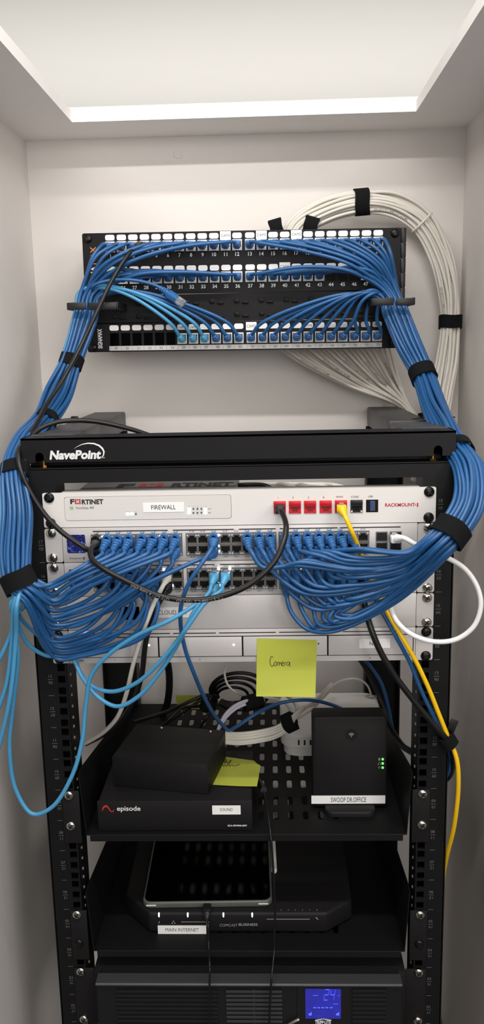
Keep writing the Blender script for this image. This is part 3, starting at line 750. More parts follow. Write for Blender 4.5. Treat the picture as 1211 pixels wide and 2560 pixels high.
s1 = shelf('upper black slotted rack shelf holding the amplifier and two wireless boxes', -.4653, 9, .088, .014)
for sx in (-1, 1):
    for n in (9, 8): place('mounting_screw', SCREW, s1, (sx*.2328, -.0026, ztop(n)-.00635), label='chrome screw')
s2 = shelf('lower black slotted rack shelf holding the internet modem', -.6412, 5, .090, .040)
for sx in (-1, 1):
    place('mounting_screw', SCREW, s2, (sx*.2328, -.0026, ztop(5)-.00635), label='chrome screw'); place('mounting_screw', BSCREW, s2, (sx*.2328, -.0026, ztop(4)-.00635), label='black mounting screw')
Z1, Z2 = -.4653, -.6412
# amplifier
am = thing('amplifier', (-.095, .08, Z1), 'black audio amplifier with a red wave logo and SOUND label on the upper shelf', 'amplifier')
YA = .0103
bm = B(); box2(bm, (-.197, YA, Z1+.001), (.0085, .150, -.4215), .0015); obj('case', bm, 'soft_black', am)
bm = B(); box2(bm, (-.1985, YA-.003, Z1+.0005), (.0095, YA+.0005, -.4210), .0012); obj('front_panel', bm, 'soft_black', am)
YF2 = YA-.0034
def ribbon(bm, pts, ws, Y, m=0):
    sp = [P(u, v, Y) for u, v in pts]; sc = (P(600, 2000, Y)-P(610, 2000, Y)).length/10; prev = None
    for j in range(len(sp)):
        d = (sp[min(j+1, len(sp)-1)]-sp[max(j-1, 0)]).normalized(); n = Vector((-d.z, 0, d.x))*ws[j]*sc/2; cur = (bm.verts.new(sp[j]+n), bm.verts.new(sp[j]-n))
        if prev: bm.faces.new((prev[0], cur[0], cur[1], prev[1])).material_index = m
        prev = cur
bm = B(); ribbon(bm, [(256, 2027), (258, 2020), (262, 2016), (266, 2015), (270, 2018), (274, 2024), (278, 2029), (282, 2029), (286, 2024)], [1.5, 4, 5.5, 6, 4, 3, 3, 3, 1.2], YF2)
obj('wave_logo', bm, 'red_ink', am, label='red wave logo', smooth=False)
letters('maker_lettering', am, 'white_ink', [tx('episode', 322, 2023, YF2, w=59, h=17, bold=.015)])
letters('model_lettering', am, 'white_ink', [tx('ECA-70VMINI-60W', 594, 2064, YF2, w=48, h=5, bold=.03)])
a = rect(531, 2014, 602, 2036, YF2); bm = B(); plate(bm, a[0], a[1], a[2], a[3], YF2-.0003, YF2+.0006, .0003); lb = obj('name_label', bm, 'label_white', am)
letters('lettering', lb, 'soft_ink', [tx('SOUND', 566, 2024, YF2-.0005, w=32, h=8)])
ZA = -.4210
# small black box on the amplifier, turned a little
mb = thing('power_supply_box', (-.11, .085, ZA), 'small black metal box with vent slots standing on the amplifier', 'metal box')
q0, q1, q2, q3 = Vector((-.1835, .0477, ZA)), Vector((-.0500, .0230, ZA)), Vector((-.0338, .1260, ZA)), Vector((-.1620, .1500, ZA))
ex = (q1-q0).normalized(); ey = Vector((-ex.y, ex.x, 0)); Wb = (q1-q0).length; Db = .105; Hb = .0435
Rm = Matrix((ex, ey, Vector((0, 0, 1)))).transposed()
bm = B(); box(bm, q0+ex*Wb/2+ey*Db/2+Vector((0, 0, Hb/2)), (Wb, Db, Hb), .0012, Rm); obj('case', bm, 'soft_black', mb)
bm = B()
for k in range(7): box(bm, q0+ex*(Wb+.0001)+ey*(.016+k*.0125)+Vector((0, 0, Hb*.48)), (.0006, .0042, .021), rot=Rm)
obj('vent_slots', bm, 'cavity', mb)
for kx, ky in ((.3, .93), (.85, .93)):
    bm = B(); c = q0+ex*Wb*kx+ey*Db*ky+Vector((0, 0, Hb)); cyl(bm, c, c+Vector((0, 0, .0008)), .0022, .0018, 12); obj('case_screw', bm, 'chrome', mb)
# second yellow note, lying on the amplifier
n2 = thing('sticky_note', (-.015, .09, ZA), 'yellow sticky note lying on the amplifier beside the small black box', 'sticky note')
bm = B(); grid = []
c0, c1, c2, c3 = PZ(518, 1962, ZA+.0004), PZ(643, 1969, ZA+.0004), PZ(654, 1905, ZA+.0004), PZ(545, 1890, ZA+.0004)
for j in range(7):
    row = []
    for i in range(7):
        s, t = i/6, j/6; q = c0.lerp(c1, s).lerp(c3.lerp(c2, s), t)
        if i == 6 and j == 6: q += Vector((-.006, -.006, 0))
        q.z += .0005 + .0045*max(0, s-.5)**2*4*(1-t)*.3; row.append(q)
    grid.append(row)
sheet(bm, grid); obj('paper', bm, 'note_yellow', n2)
bm = B(); strokes(bm, [[(556, 1906), (560, 1900), (563, 1908), (566, 1898), (569, 1908), (578, 1900), (573, 1912)], [(553, 1916), (557, 1912), (560, 1916), (563, 1912), (567, 1916), (571, 1911), (575, 1916), (580, 1912), (585, 1915), (600, 1911)]], 0, .0004, lambda u, v: PZ(u, v, ZA+.0012))
obj('handwriting', bm, 'felt_tip', n2)
# white access point
ap = thing('access_point', (.134, .29, Z1), 'white rounded wireless access point lying at the back of the upper shelf', 'access point')
tilt = Matrix.Rotation(math.radians(0), 3, 'Z')
apc = (.1345, .292)
def rr3(cx, cy, w, d, r, z): return [(cx+x, cy+y, z) for x, y in rrect(w, d, r, 6)]
bm = B(); prism(bm, rr3(apc[0], apc[1], .158, .152, .022, Z1+.0004), (0, 0, .017)); obj('base_shell', bm, 'ap_white', ap)
bm = B(); prism(bm, rr3(apc[0], apc[1], .168, .164, .026, Z1+.0174), (0, 0, .022))
es = [e for e in bm.edges if all(abs(v.co.z-(Z1+.0394)) < 1e-5 for v in e.verts)]; bmesh.ops.bevel(bm, geom=es, offset=.006, segments=4, affect='EDGES', profile=.6)
obj('top_shell', bm, 'ap_white', ap)
bm = B()
for k in range(9):
    x = apc[0]-.056+k*.0092; box(bm, (x, apc[1]-.0822, Z1+.0262), (.0026, .0006, .0085), .0002)
obj('vent_slots', bm, 'slot_dark', ap)
letters('maker_lettering', ap, 'print_grey', [dict(s='ARISTA', c=(.1310, .268, Z1+.0397), w=.048, h=.013, X=(-1, 0, 0), Y=(0, -1, 0), bold=.02)])
bm = B(); c = (.208, .352, Z1+.0397)
for rr in (.0075, .0045): tube(bm, [Vector((c[0]+rr*1.3*math.cos(a*.3), c[1]+rr*math.sin(a*.3), c[2])) for a in range(22)], .0006, 5)
obj('swirl_mark', bm, 'print_grey', ap)
# black cellular gateway standing upright
YS = .060
sg = thing('wireless_gateway', (.144, .06, Z1), 'upright black wireless gateway with green lights labelled SWOOP DR.OFFICE', 'wireless gateway')
cx = (.0930+.1945)/2; zc0, zc1 = Z1+.005, -.3270
bm = B(); prism(bm, [(cx+x, YS, (zc0+zc1)/2+z) for x, z in rrect(.1020, zc1-zc0, .006, 5)], (0, .030, 0))
es = [e for e in bm.edges if all(abs(v.co.y-YS) < 1e-5 for v in e.verts)]; bmesh.ops.bevel(bm, geom=es, offset=.0016, segments=2, affect='EDGES', profile=.5)
obj('case', bm, 'soft_black', sg)
bm = B(); pts = rrect(.070, .060, .012, 5); prism(bm, [(cx+x, YS+.010+y, Z1+.0003) for x, y in pts], (0, 0, .0075)); es = [e for e in bm.edges if all(v.co.z > Z1+.007 for v in e.verts)]; bmesh.ops.bevel(bm, geom=es, offset=.003, segments=3, affect='EDGES', profile=.5); obj('foot', bm, 'soft_black', sg)
yb_ = YS-.0003
c = P(879, 1837, yb_); bm = B(); cyl(bm, (c.x, YS+.001, c.z), (c.x, YS-.0006, c.z), .0082, .0080, 32); bt = obj('pairing_button', bm, 'black_plastic', sg)
bm = B()
for rr in (.0018, .0033, .0048):
    tube(bm, [Vector((c.x+rr*math.sin(math.radians(a)), YS-.0009, c.z-.0022+rr*math.cos(math.radians(a)))) for a in range(-48, 49, 12)], .00042, 5)
cyl(bm, (c.x, YS-.0007, c.z-.0024), (c.x, YS-.0011, c.z-.0024), .0007, seg=8); obj('wireless_symbol', bm, 'print_grey', bt)
for v in (1898, 1908.5, 1919): led(sg, 957.5, v, yb_, 5, 5, 'led_green')
bm = B()
for v, k in ((1898, 0), (1908.5, 1), (1919, 2)):
    q = P(949, v, yb_)
    if k == 0: box(bm, q, (.0022, .0003, .0036))
    elif k == 1:
        for dx, dz in ((0, .0014), (-.0014, -.0012), (.0014, -.0012)): box(bm, q+Vector((dx, 0, dz)), (.0013, .0003, .0013))
    else: tube(bm, [q+Vector((.0013*math.cos(a), 0, .0013*math.sin(a))) for a in [x*.5 for x in range(-2, 10)]], .0003, 5)
obj('status_symbols', bm, 'print_grey', sg)
a = rect(780, 1989, 963, 2009, yb_); bm = B(); plate(bm, a[0], a[1], a[2]+.001, a[3], YS-.0005, YS+.0002, .0003); lb = obj('name_label', bm, 'label_white', sg)
letters('lettering', lb, 'ink', [tx('SWOOP DR.OFFICE', 872, 1999.5, YS-.0007, w=88, h=13)])
# internet modem on the lower shelf
md = thing('internet_modem', (-.016, .14, Z2), 'wide black internet modem labelled MAIN INTERNET under the tablet', 'modem')
zt2 = Z2+.0325; YM = .0335
foot = [(-.140, YM), (.110, YM), (.148, .064), (.150, .235), (-.184, .235), (-.181, .079)]
bm = B(); prism(bm, [(x, y, Z2+.0015) for x, y in foot], (0, 0, .031))
bmesh.ops.bevel(bm, geom=bm.edges[:], offset=.004, segments=3, affect='EDGES', profile=.5, clamp_overlap=True); obj('case', bm, 'soft_black', md)
def mled(u, v):
    q = P(u, v, YM+.001); bm = B(); box(bm, (q.x, YM+.0016, zt2-.0035), (.0022, .0042, .0060), .0009); obj('status_light', bm, 'led_ice', md)
for u, v in ((398, 2291), (470, 2290), (559, 2286), (631, 2285)): mled(u, v)
YMf = YM-.0004
letters('maker_lettering', md, 'print_grey', [dict(s='COMCAST', c=(P(572, 2313, YMf).x, YMf, P(572, 2313, YMf).z), w=.0255, h=.0042), dict(s='BUSINESS', c=(P(621, 2311.5, YMf).x, YMf, P(621, 2311.5, YMf).z), w=.0265, h=.0042, bold=.02)])
bm = B()
for ua, ub, v in ((453, 524, 2305), (667, 775, 2298)):
    p_, q_ = P(ua, v, YMf), P(ub, v, YMf); box2(bm, (p_.x, YMf-.0002, p_.z-.0003), (q_.x, YMf+.0006, p_.z+.0003))
for k in range(6): text(bm, str(k+3), (P(703+k*18, 2272, .04).x, .040, zt2+.0004), h=.0026, X=(1, 0, 0), Y=(0, 1, 0))
c = P(434, 2306, YMf)
for dx, dz in ((0, .0016), (-.0018, -.0012), (.0018, -.0012)): box(bm, c+Vector((dx, 0, dz)), (.0016, .0004, .0016))
c = P(398, 2306, YMf); box(bm, c, (.0010, .0004, .0036), rot=Matrix.Rotation(.4, 3, 'Y')); c = P(793, 2296, YMf); box(bm, c, (.0012, .0004, .0046), rot=Matrix.Rotation(-.7, 3, 'Y'))
obj('front_marks', bm, 'print_grey', md, smooth=False)
a = rect(395, 2314, 516, 2335, YMf); bm = B(); plate(bm, a[0], a[1], a[2], a[3], YMf-.0004, YMf+.0006, .0003); lb = obj('name_label', bm, 'label_white', md)
letters('lettering', lb, 'soft_ink', [tx('MAIN INTERNET', 456, 2324.5, YMf-.0006, w=84, h=9.5)])
# tablet lying on the modem
TB = thing('tablet', (-.05, .12, zt2), 'grey tablet with a black screen lying on the internet modem', 'tablet')
zt3 = zt2+.0006; t0, t1 = PZ(356, 2272, zt3), PZ(682, 2267, zt3); exx = Vector((t1.x-t0.x, t1.y-t0.y, 0)); TW = exx.length; exx.normalize(); eyy = Vector((-exx.y, exx.x, 0)); TD = TW*1.38
def tl(x, y, z): return t0 + exx*x + eyy*y + Vector((0, 0, z))
bm = B(); prism(bm, [tl(TW/2+x, TD/2+y, 0) for x, y in rrect(TW, TD, .012, 6)], (0, 0, .0092)); bmesh.ops.bevel(bm, geom=[e for e in bm.edges if abs((e.verts[0].co-e.verts[1].co).z) < 1e-6], offset=.0018, segments=3, affect='EDGES', profile=.5); obj('body', bm, 'tablet_metal', TB)
bm = B(); prism(bm, [tl(TW/2+x, TD/2+y, .0091) for x, y in rrect(TW-.006, TD-.006, .0095, 6)], (0, 0, .0005)); obj('screen', bm, 'gloss_black', TB, smooth=False)
bm = B()
for x0_, x1_ in ((.006, .020), (TW-.020, TW-.006)): p_, q_ = tl(x0_, -.0003, .0052), tl(x1_, -.0003, .0052); tube(bm, [p_, q_], .0011, 8)
obj('antenna_band', bm, 'label_grey', TB)
sty = B(); pa_, pb_ = tl(TW+.0048, TD*.30, .0045), tl(TW+.0048, TD*.92, .0045); tube(sty, [pa_-eyy*.004, pa_-eyy*.002, pa_, pb_, pb_+eyy*.012], [.0022, .0036, .0043, .0043, .0008], 14)
obj('stylus', sty, 'white_paint', None, 'white stylus pen along the right edge of the tablet', 'stylus')
# tablet charging cable
q = tl(P(519, 2270, t0.y).x-t0.x, 0, .0050)
ucp = [q+Vector((0, -.004, 0)), q+Vector((0, -.016, -.003)), q+Vector((.0003, -.024, -.014)), P(521, 2310, -.006), P(522, 2360, -.012), P(525, 2420, -.040), P(524, 2480, -.043), P(525, 2545, -.043), P(527, 2620, -.043)]
uc = cable('charging_cable', 'thin black charging cable hanging down from the front edge of the tablet', ucp, 'jacket_black', r=.0014, cat='cable')
bm = B(); box(bm, q+Vector((0, -.0075, -.0005)), (.0115, .0145, .0072), .0015); tube(bm, [q+Vector((0, -.014, -.0015)), q+Vector((0, -.018, -.005)), q+Vector((0, -.020, -.008))], [.0048, .0045, .0028], 10, flat=.6); obj('connector', bm, 'black_plastic', uc)
cable('power_lead', 'thin black lead dropping from the upper shelf past the tablet edge', [P(640, 1945, .13), P(658, 1975, .06), P(667, 2010, .03), P(674, 2060, .004), P(678, 2095, -.010), P(684, 2180, -.012), P(688, 2260, -.012), P(687, 2330, -.012), P(686, 2378, -.014), P(680, 2440, -.038), P(676, 2500, -.042), P(674, 2560, -.042), P(674, 2620, -.042)], 'jacket_black', r=.0015)
bm = B(); pts = [P(646, 1950, .105), P(655, 1968, .072)]; tube(bm, catmull([P(632, 1940, .13), P(645, 1950, .10), P(660, 1975, .055)], .004), .0045, 10); obj('power_lead_plug', bm, 'black_plastic', None, 'black barrel plug on the thin lead beside the amplifier', 'plug')

# ------------------------------------------------------------------ battery backup at the bottom
up = thing('battery_backup', (0, .15, -.7557), 'black battery backup with a blue display and vents at the bottom of the rack', 'battery backup')
zt4 = -.6670; YU = -.032
bm = B(); box2(bm, (-.2145, -.004, -.7550), (.2145, .34, -.6705), .001); obj('case', bm, 'soft_black', up)
bm = B(); pts = [(-.2115, -.0125, -.6690), (-.2115, -.0145, -.6652), (-.2115, -.0325, -.6656), (-.2115, -.0348, -.6668), (-.2115, -.0340, -.6690)]
prism(bm, pts, (.423, 0, 0))
for v in bm.verts:
    if v.co.y < -.01: v.co.x *= .972
obj('top_bevel', bm, 'ups_bevel', up, label='satin grey bevel', smooth=False)
bm = B(); prism(bm, [(x, YU+.002, -.7115+z) for x, z in rrect(.410, .086, .004)], (0, .03, 0)); obj('front_panel', bm, 'ups_face', up)
YU2 = YU+.0016
def grille(ua, ub, v0, v1, n, mt, sl):
    a_, b_ = P(ua, 2510, YU2), P(ub, 2510, YU2); z0_, z1_ = P((ua+ub)/2, v0, YU2).z, -.7545
    bm = B(); box2(bm, (a_.x, YU2-.0004, z1_), (b_.x, YU2+.0004, z0_)); g = obj('vent_grille', bm, 'slot_dark', up)
    bm = B(); h = (z0_-z1_)/n
    for k in range(n): box2(bm, (a_.x, YU2-.0020, z0_-h*(k+.78)), (b_.x, YU2-.0003, z0_-h*(k+.30)), .0003)
    if sl: 
        xm = (a_.x+b_.x)/2; box2(bm, (xm-.0008, YU2-.0008, z1_), (xm+.0008, YU2-.0003, z0_))
    obj('slats', bm, mt, g, smooth=False)
grille(292, 545, 2472, 2566, 12, 'ups_face', False); grille(566, 706, 2472, 2566, 12, 'vent_slat', True); grille(881, 966, 2470, 2566, 12, 'ups_face', False)
for ua, ub in ((744, 872),):
    a = rect(ua, 2464, ub, 2575, YU2); bm = B(); plate(bm, a[0], a[1], a[2], a[3], YU2-.0012, YU2+.0002, .003); obj('display_frame', bm, 'black_plastic', up)
a = rect(764, 2472, 853, 2546, YU2-.0013); bm = B(); plate(bm, a[0], a[1], a[2], a[3], YU2-.0018, YU2-.0010, .001); lc = obj('display', bm, 'lcd_blue', up, label='blue backlit display showing 24')
YL = YU2-.0020
bm = B()
def seg7(ch, u, v, w, h):
    segs = {'2': 'abged', '4': 'fgbc'}[ch]; C = {'a': (0, -1, 1, -1), 'b': (1, -1, 1, 0), 'c': (1, 0, 1, 1), 'd': (0, 1, 1, 1), 'e': (0, 0, 0, 1), 'f': (0, -1, 0, 0), 'g': (0, 0, 1, 0)}
    for s in segs:
        x0_, y0_, x1_, y1_ = C[s]; p_, q_ = P(u+(x0_-.5)*w+ (-2*y0_), v+y0_*h/2, YL), P(u+(x1_-.5)*w+(-2*y1_), v+y1_*h/2, YL)
        tube(bm, [p_.lerp(q_, .06), p_.lerp(q_, .94)], .0008, 4, flat=.3)
seg7('2', 817, 2487, 10, 26); seg7('4', 832, 2487, 10, 26)
for u in (788, 798, 808, 818, 829): p_, q_ = P(u-4, 2519, YL), P(u+3, 2519, YL); tube(bm, [p_, q_], .0009, 4, flat=.3)
for ua, ub, v in ((783, 796, 2489), (846, 850, 2489), (834, 846, 2510)): tube(bm, [P(ua, v, YL), P(ub, v, YL)], .0004, 4, flat=.3)
for u, v, k in ((776, 2536, 1), (845, 2536, 0)):
    c = P(u, v, YL); box(bm, c, (.0040, .0003, .0028)); box(bm, c+Vector((.0012, 0, .0018)), (.0014, .0003, .0030))
obj('display_segments', bm, 'lcd_segment', lc)
letters('maker_lettering', up, 'white_ink', [tx('TRIPP·LITE', 808, 2556, YU2-.0016, w=40, h=11, bold=.04)])
bm = B(); tube(bm, [P(789, 2551, YU2-.0016), P(808, 2547, YU2-.0016), P(829, 2551, YU2-.0016)], .0006, 5); obj('logo_arc', bm, 'white_ink', up)
a_ = P(729, 2556, YU2-.006); b_ = P(748, 2546, YU2-.004); bm = B(); tube(bm, [a_+Vector((-.006, 0, -.004)), a_, b_], .0034, 12, flat=.7); obj('chrome_latch', bm, 'chrome', up, label='chrome latch')
for sx in (-1, 1):
    bm = B(); xa_, xb_ = sorted((sx*.2145, sx*.2425)); box2(bm, (xa_, -.0026, -.7550), (xb_, -.0004, zt4-.001), .0008); obj('mounting_ear', bm, 'soft_black', up)
    place('mounting_screw', SCREW, up, (sx*.2328, -.0026, ztop(3)-.00635), label='chrome screw'); place('mounting_screw', SCREW, up, (sx*.2328, -.0026, ztop(2)-.0381), label='chrome screw')

# ------------------------------------------------------------------ cable bundles
def hexpack(n, ratio=1.0):
    pts = []
    for j in range(-12, 13):
        for i in range(-12, 13):
            x = i + (.5 if j % 2 else 0); y = j*.866; pts.append(((x/ratio)**2 + (y*1.0)**2, x, y))
    pts.sort(); pts = pts[:n]; return [(x, y) for _, x, y in pts]
class Bundle:
    """cables packed side by side; stations are centres in space with two half-widths in cable spacings"""
    def __init__(s, n, st, ratio, flip=1, tight=()):
        s.tight = tight
        s.slots = sorted(hexpack(n, ratio), key=lambda q: (flip*q[0], q[1])); s.c = [Vector(P(*q[:3])) for q in st]; s.k1 = [q[3] for q in st]; s.k2 = [q[4] for q in st]
        s.ax = []
        for i in range(len(s.c)):
            t = (s.c[min(i+1, len(s.c)-1)]-s.c[max(i-1, 0)]).normalized(); e1 = t.cross(Vector((0, 1, 0))).normalized(); e2 = t.cross(e1).normalized(); s.ax.append((t, e1, e2))
        s.m1 = max(abs(x) for x, y in s.slots)+.5; s.m2 = max(abs(y) for x, y in s.slots)+.5
    def at(s, k, i, j=.0):
        t, e1, e2 = s.ax[i]; x, y = s.slots[k]
        q = random.Random(k*131+i*17); a = .08 if i in s.tight else .28
        return s.c[i] + e1*((x+q.uniform(-a, a))*s.k1[i]) + e2*((y+q.uniform(-a, a))*s.k2[i])
    def strap(s, i, label, wid, shift=0.0, name='cable_strap', e=.0033):
        t, e1, e2 = s.ax[i]; return strap(name, label, s.c[i]+t*shift, t, e1, (s.m1-.5)*s.k1[i]+e, (s.m2-.5)*s.k2[i]+e, wid)
rnd = random.Random(11)
def jit(a): return rnd.uniform(-a, a)
rC = .0027; SP = .0057
ORD = 'first second third fourth fifth sixth seventh eighth ninth tenth eleventh twelfth thirteenth fourteenth fifteenth sixteenth seventeenth eighteenth nineteenth twentieth twenty-first twenty-second twenty-third last'.split()
RN = ('top', 'middle', 'lowest')
# ---- left bundle: 26 cables from the ring clip on the wall down to the switches
NL = 26
LB = Bundle(NL, [(226, 738, .268, SP*1.06, SP*.85), (214, 790, .262, SP*1.06, SP*.85), (178, 905, .235, SP*.92, SP), (146, 985, .20, SP*1.25, SP), (112, 1050, .14, SP*.92, SP), (60, 1112, .045, SP, SP), (36, 1178, -.004, SP*.90, SP), (42, 1285, -.036, SP*1.12, SP), (40, 1396, -.058, SP*1.10, SP*.95), (47, 1452, -.066, SP*.98, SP*.95), (82, 1482, -.068, SP*1.0, SP*.95)], 1.25, flip=1, tight=(2, 4, 6, 9))
def e1sign(bd, i): return bd.ax[i][1].x
# in slot order 0..N-1: which end is the outer (left) one
LFT = e1sign(LB, 1) > 0          # slot 0 lies to the left when e1 points right
def lslot(k): return k if LFT else NL-1-k     # k = 0 leftmost ... NL-1 rightmost
def pport(row, i): return Vector((col_x(i), YP-.004, (PZ1, PZ2, PZ3)[row]-TILT*col_x(i)))
def px_of(p):
    d = ROT.transposed() @ (p-CP); return 605.5+FPX*d.x/-d.z, 1280-FPX*d.y/-d.z
def patch_end(row, i, ring, side, lift=0.0, n=0.0):
    """control points from a patch port out and over to the ring clip"""
    p = pport(row, i); u, v = px_of(p); ru, rv = px_of(ring); o = [p, p+Vector((0, -.013, 0)), p+Vector((side*.004, -.026, .001))]
    du = ru-u
    if row < 2:
        Yf = .272-.022*n; lf = lift
        o.append(P(u+side*18, v-4-lf*2, .283-.014*n))
        if abs(du) > 130:
            if row == 0: a1, a2 = .17, .46
            else: a1, a2 = .0, .14
            kk = 10 if row == 0 else 20
            o.append(P(u+du*.40, v+(rv-v)*a1-lf*kk, Yf)); o.append(P(u+du*.74, v+(rv-v)*a2-lf*kk*.8, Yf-.004))
        elif abs(du) > 34: o.append(P(u+du*.62, v+(rv-v)*(.22 if row == 0 else .2), Yf))
    else:
        o = [p, p+Vector((0, -.013, .0005)), p+Vector((side*.003, -.022, .006))]
        if abs(du) > 90:
            o.append(P(u+side*26, v-34-lift*3, .285-.012*n)); o.append(P(u+du*.48, v+(rv-v)*(.84+.06*lift)-4, .272-.014*n)); o.append(P(u+du*.78, v+(rv-v)*1.10-lift*5, .268-.010*n))
        else: o.append(P(u-2+du*.05, v-42, .284)); o.append(P(u+du*.35, v+(rv-v)*.97, .276))
    return o
def sw_port(sx, zz): return Vector((sx, -.0045, zz))
left_patch = [(2, i) for i in (11, 10, 9)] + [('loose', 0)] + [(1, i) for i in (11, 10, 9, 8, 7, 6, 5, 4)] + [(0, i) for i in (11, 10, 9, 8, 7, 6, 5, 4, 2, 1, 0)]
# destinations sorted from the highest arc to the lowest
dest = [('A1', c) for c in (1, 2, 3, 4, 5, 6, 7)] + [('B1', c) for c in (1, 2, 3, 4, 5, 6, 7)] + [('B1', 10)] + [('A2', c) for c in (1, 2, 3, 4)] + [('B2', c) for c in (2, 3, 4, 5)]
ZR = {'A1': A1, 'B1': B1, 'A2': A2, 'B2': B2}
ROWN = {'A1': 'upper row of the upper switch', 'B1': 'lower row of the upper switch', 'A2': 'upper row of the lower switch', 'B2': 'lower row of the lower switch'}
nL = len(left_patch)      # 23 dark blue, 3 light blue make 26
# dark blue from left to right in the ring: first ports leftmost
for j, (row, i) in enumerate(left_patch):
    dk, dc = dest[j]; t = j/(nL-1)
    k = lslot(NL-1-j)            # upper arcs leave from the right side of the strap
    ring = LB.at(lslot(3+j), 0) if False else LB.at(k, 0)
    if row == 'loose':
        p0 = P(420, 733, .262); head = [p0, p0+(P(404, 722, .264)-p0), P(385, 712, .262), P(330, 700, .256), P(270, 702, .250), P(232, 716, .250)]
        lab = 'dark blue network cable with a loose unplugged clear end hanging before the patch panel'; st = None
    else:
        lift = (i/11.0); head = patch_end(row, i, ring, -1, lift*.5+.35 + jit(.65), .3+.7*rnd.random() if row == 0 else .5*rnd.random()); st = ('patch', (0, 0, 1))
        lab = 'dark blue network cable plugged into the %s port of the patch panels\' %s row' % (ORD[i], RN[row])
    mid = [LB.at(k, s) for s in range(len(LB.c))]
    d = sw_port(SX[dc], ZR[dk]); du, dv = px_of(d)
    vs_ = 1440+197*t**.95+jit(6); Ym = -.066+.036*t
    tail = [P(128+8*t+jit(8), vs_+15*(1-t)+7*t+jit(3), Ym+jit(.004)), P(185+20*t+jit(14), vs_+(4-10*(1-t))+jit(5), Ym+.004+jit(.004))]
    if dk == 'A1':
        tail[1] = P(182, vs_-10*(1-t)-6, Ym); f = .5
        if du > 330: tail.append(P((182+du)/2-8, (vs_*.46+dv*.54)+14, -.055+jit(.004)))
        tail.append(P(du-14, dv+34, -.042)); ax_ = Vector((-.0035, -.026, -.0075))
    elif dk == 'B1':
        tail.append(P(min(du-40, 205+.42*(du-205)+30), vs_*.62+dv*.38+8, -.040+jit(.005))); tail.append(P(du-10, dv+36, -.034)); ax_ = Vector((-.002, -.026, -.006))
    else:
        tail.append(P(max(240, du-30)+10*t, vs_*.70+dv*.30, -.032+jit(.004))); tail.append(P(du+6, dv+44, -.030)); ax_ = Vector((.001, -.024, -.010))
    if dc == 10: tail = [P(115, vs_-8, Ym), P(190, vs_, Ym), P(330, 1478, -.050), P(440, 1425, -.046), P(du-38, dv+26, -.038)]; ax_ = Vector((-.006, -.024, -.005))
    tail += [d+ax_, d+Vector((ax_.x*.2, -.0125, ax_.z*.12)), d]
    c_ = cable('network_cable', lab, head+mid+tail, 'jacket_blue', rC, start=st, end=('snagless', (0, 0, 1 if dk[0] == 'A' else -1)))
    if row == 'loose':
        pth = [head[0], head[1], head[2]]; dd = (head[0]-head[1]).normalized(); upv = Vector((.3, -.5, .8)); x_ = dd.cross(upv).normalized(); upv = x_.cross(dd).normalized(); R_ = Matrix((x_, dd, upv)).transposed()
        bm = B(); box(bm, head[0]+dd*.008, (.0118, .017, .0095), .0018, R_); pp, rr = ribbed(catmull(head[:4], .002), -.0, .016, .0058, .0040, 4); tube(bm, pp, rr, 12); obj('plug_boot', bm, 'boot_blue', c_)
        bm = B(); box(bm, head[0]+dd*.023, (.0114, .014, .0078), .0006, R_); obj('clear_connector', bm, 'clear_plastic', c_)
        bm = B()
        for g in range(8): box(bm, head[0]+dd*.0265+x_*((g-3.5)*.0011)+upv*.0034, (.0005, .006, .0006), rot=R_)
        obj('contacts', bm, 'gold', c_)
# light blue ones: leftmost in the bundle, they leave the strap at its foot
lb_tail = [
 [P(38, 1545, -.062), P(45, 1640, -.060), P(33, 1760, -.056), P(24, 1870, -.054), P(40, 1975, -.054), P(82, 2035, -.056), P(130, 2018, -.056), P(180, 1940, -.050), P(206, 1850, -.044), P(214, 1770, -.040), P(228, 1690, -.042), P(268, 1640, -.046), P(340, 1590, -.050), P(430, 1548, -.048), P(505, 1500, -.036), P(541, 1472, -.026)],
 [P(42, 1540, -.050), P(70, 1610, -.030), P(120, 1640, -.018), P(175, 1640, -.018), P(205, 1692, -.024), P(240, 1738, -.032), P(292, 1766, -.040), P(345, 1742, -.044), P(400, 1680, -.048), P(450, 1600, -.050), P(488, 1525, -.046), P(525, 1478, -.034)],
 [P(46, 1530, -.046), P(85, 1580, -.024), P(135, 1612, -.012), P(178, 1625, -.012), P(200, 1680, -.018), P(232, 1716, -.026), P(280, 1729, -.034), P(340, 1708, -.044), P(400, 1655, -.052), P(460, 1580, -.056), P(515, 1505, -.048), P(556, 1474, -.036)]]
lb_end = [(SX[10], B2), (SX[10], A2), (SX[11], A2)]
for j in range(3):
    k = lslot(j); ring = LB.at(k, 0); head = patch_end(2, 6+j, ring, -1, .5+.4*j, .8)
    d = Vector((lb_end[j][0], -.0045, lb_end[j][1])); ax_ = Vector((-.004, -.027, -.010))
    c_ = cable('network_cable', 'light blue network cable plugged into the %s port of the lowest patch row' % ORD[6+j], head+[LB.at(k, s) for s in range(len(LB.c))]+lb_tail[j]+[d+ax_, d+Vector((-.0005, -.014, -.001)), d], 'jacket_light_blue', rC, start=('patch', (0, 0, 1)), end=('slim', (0, 0, 1 if j else -1)))
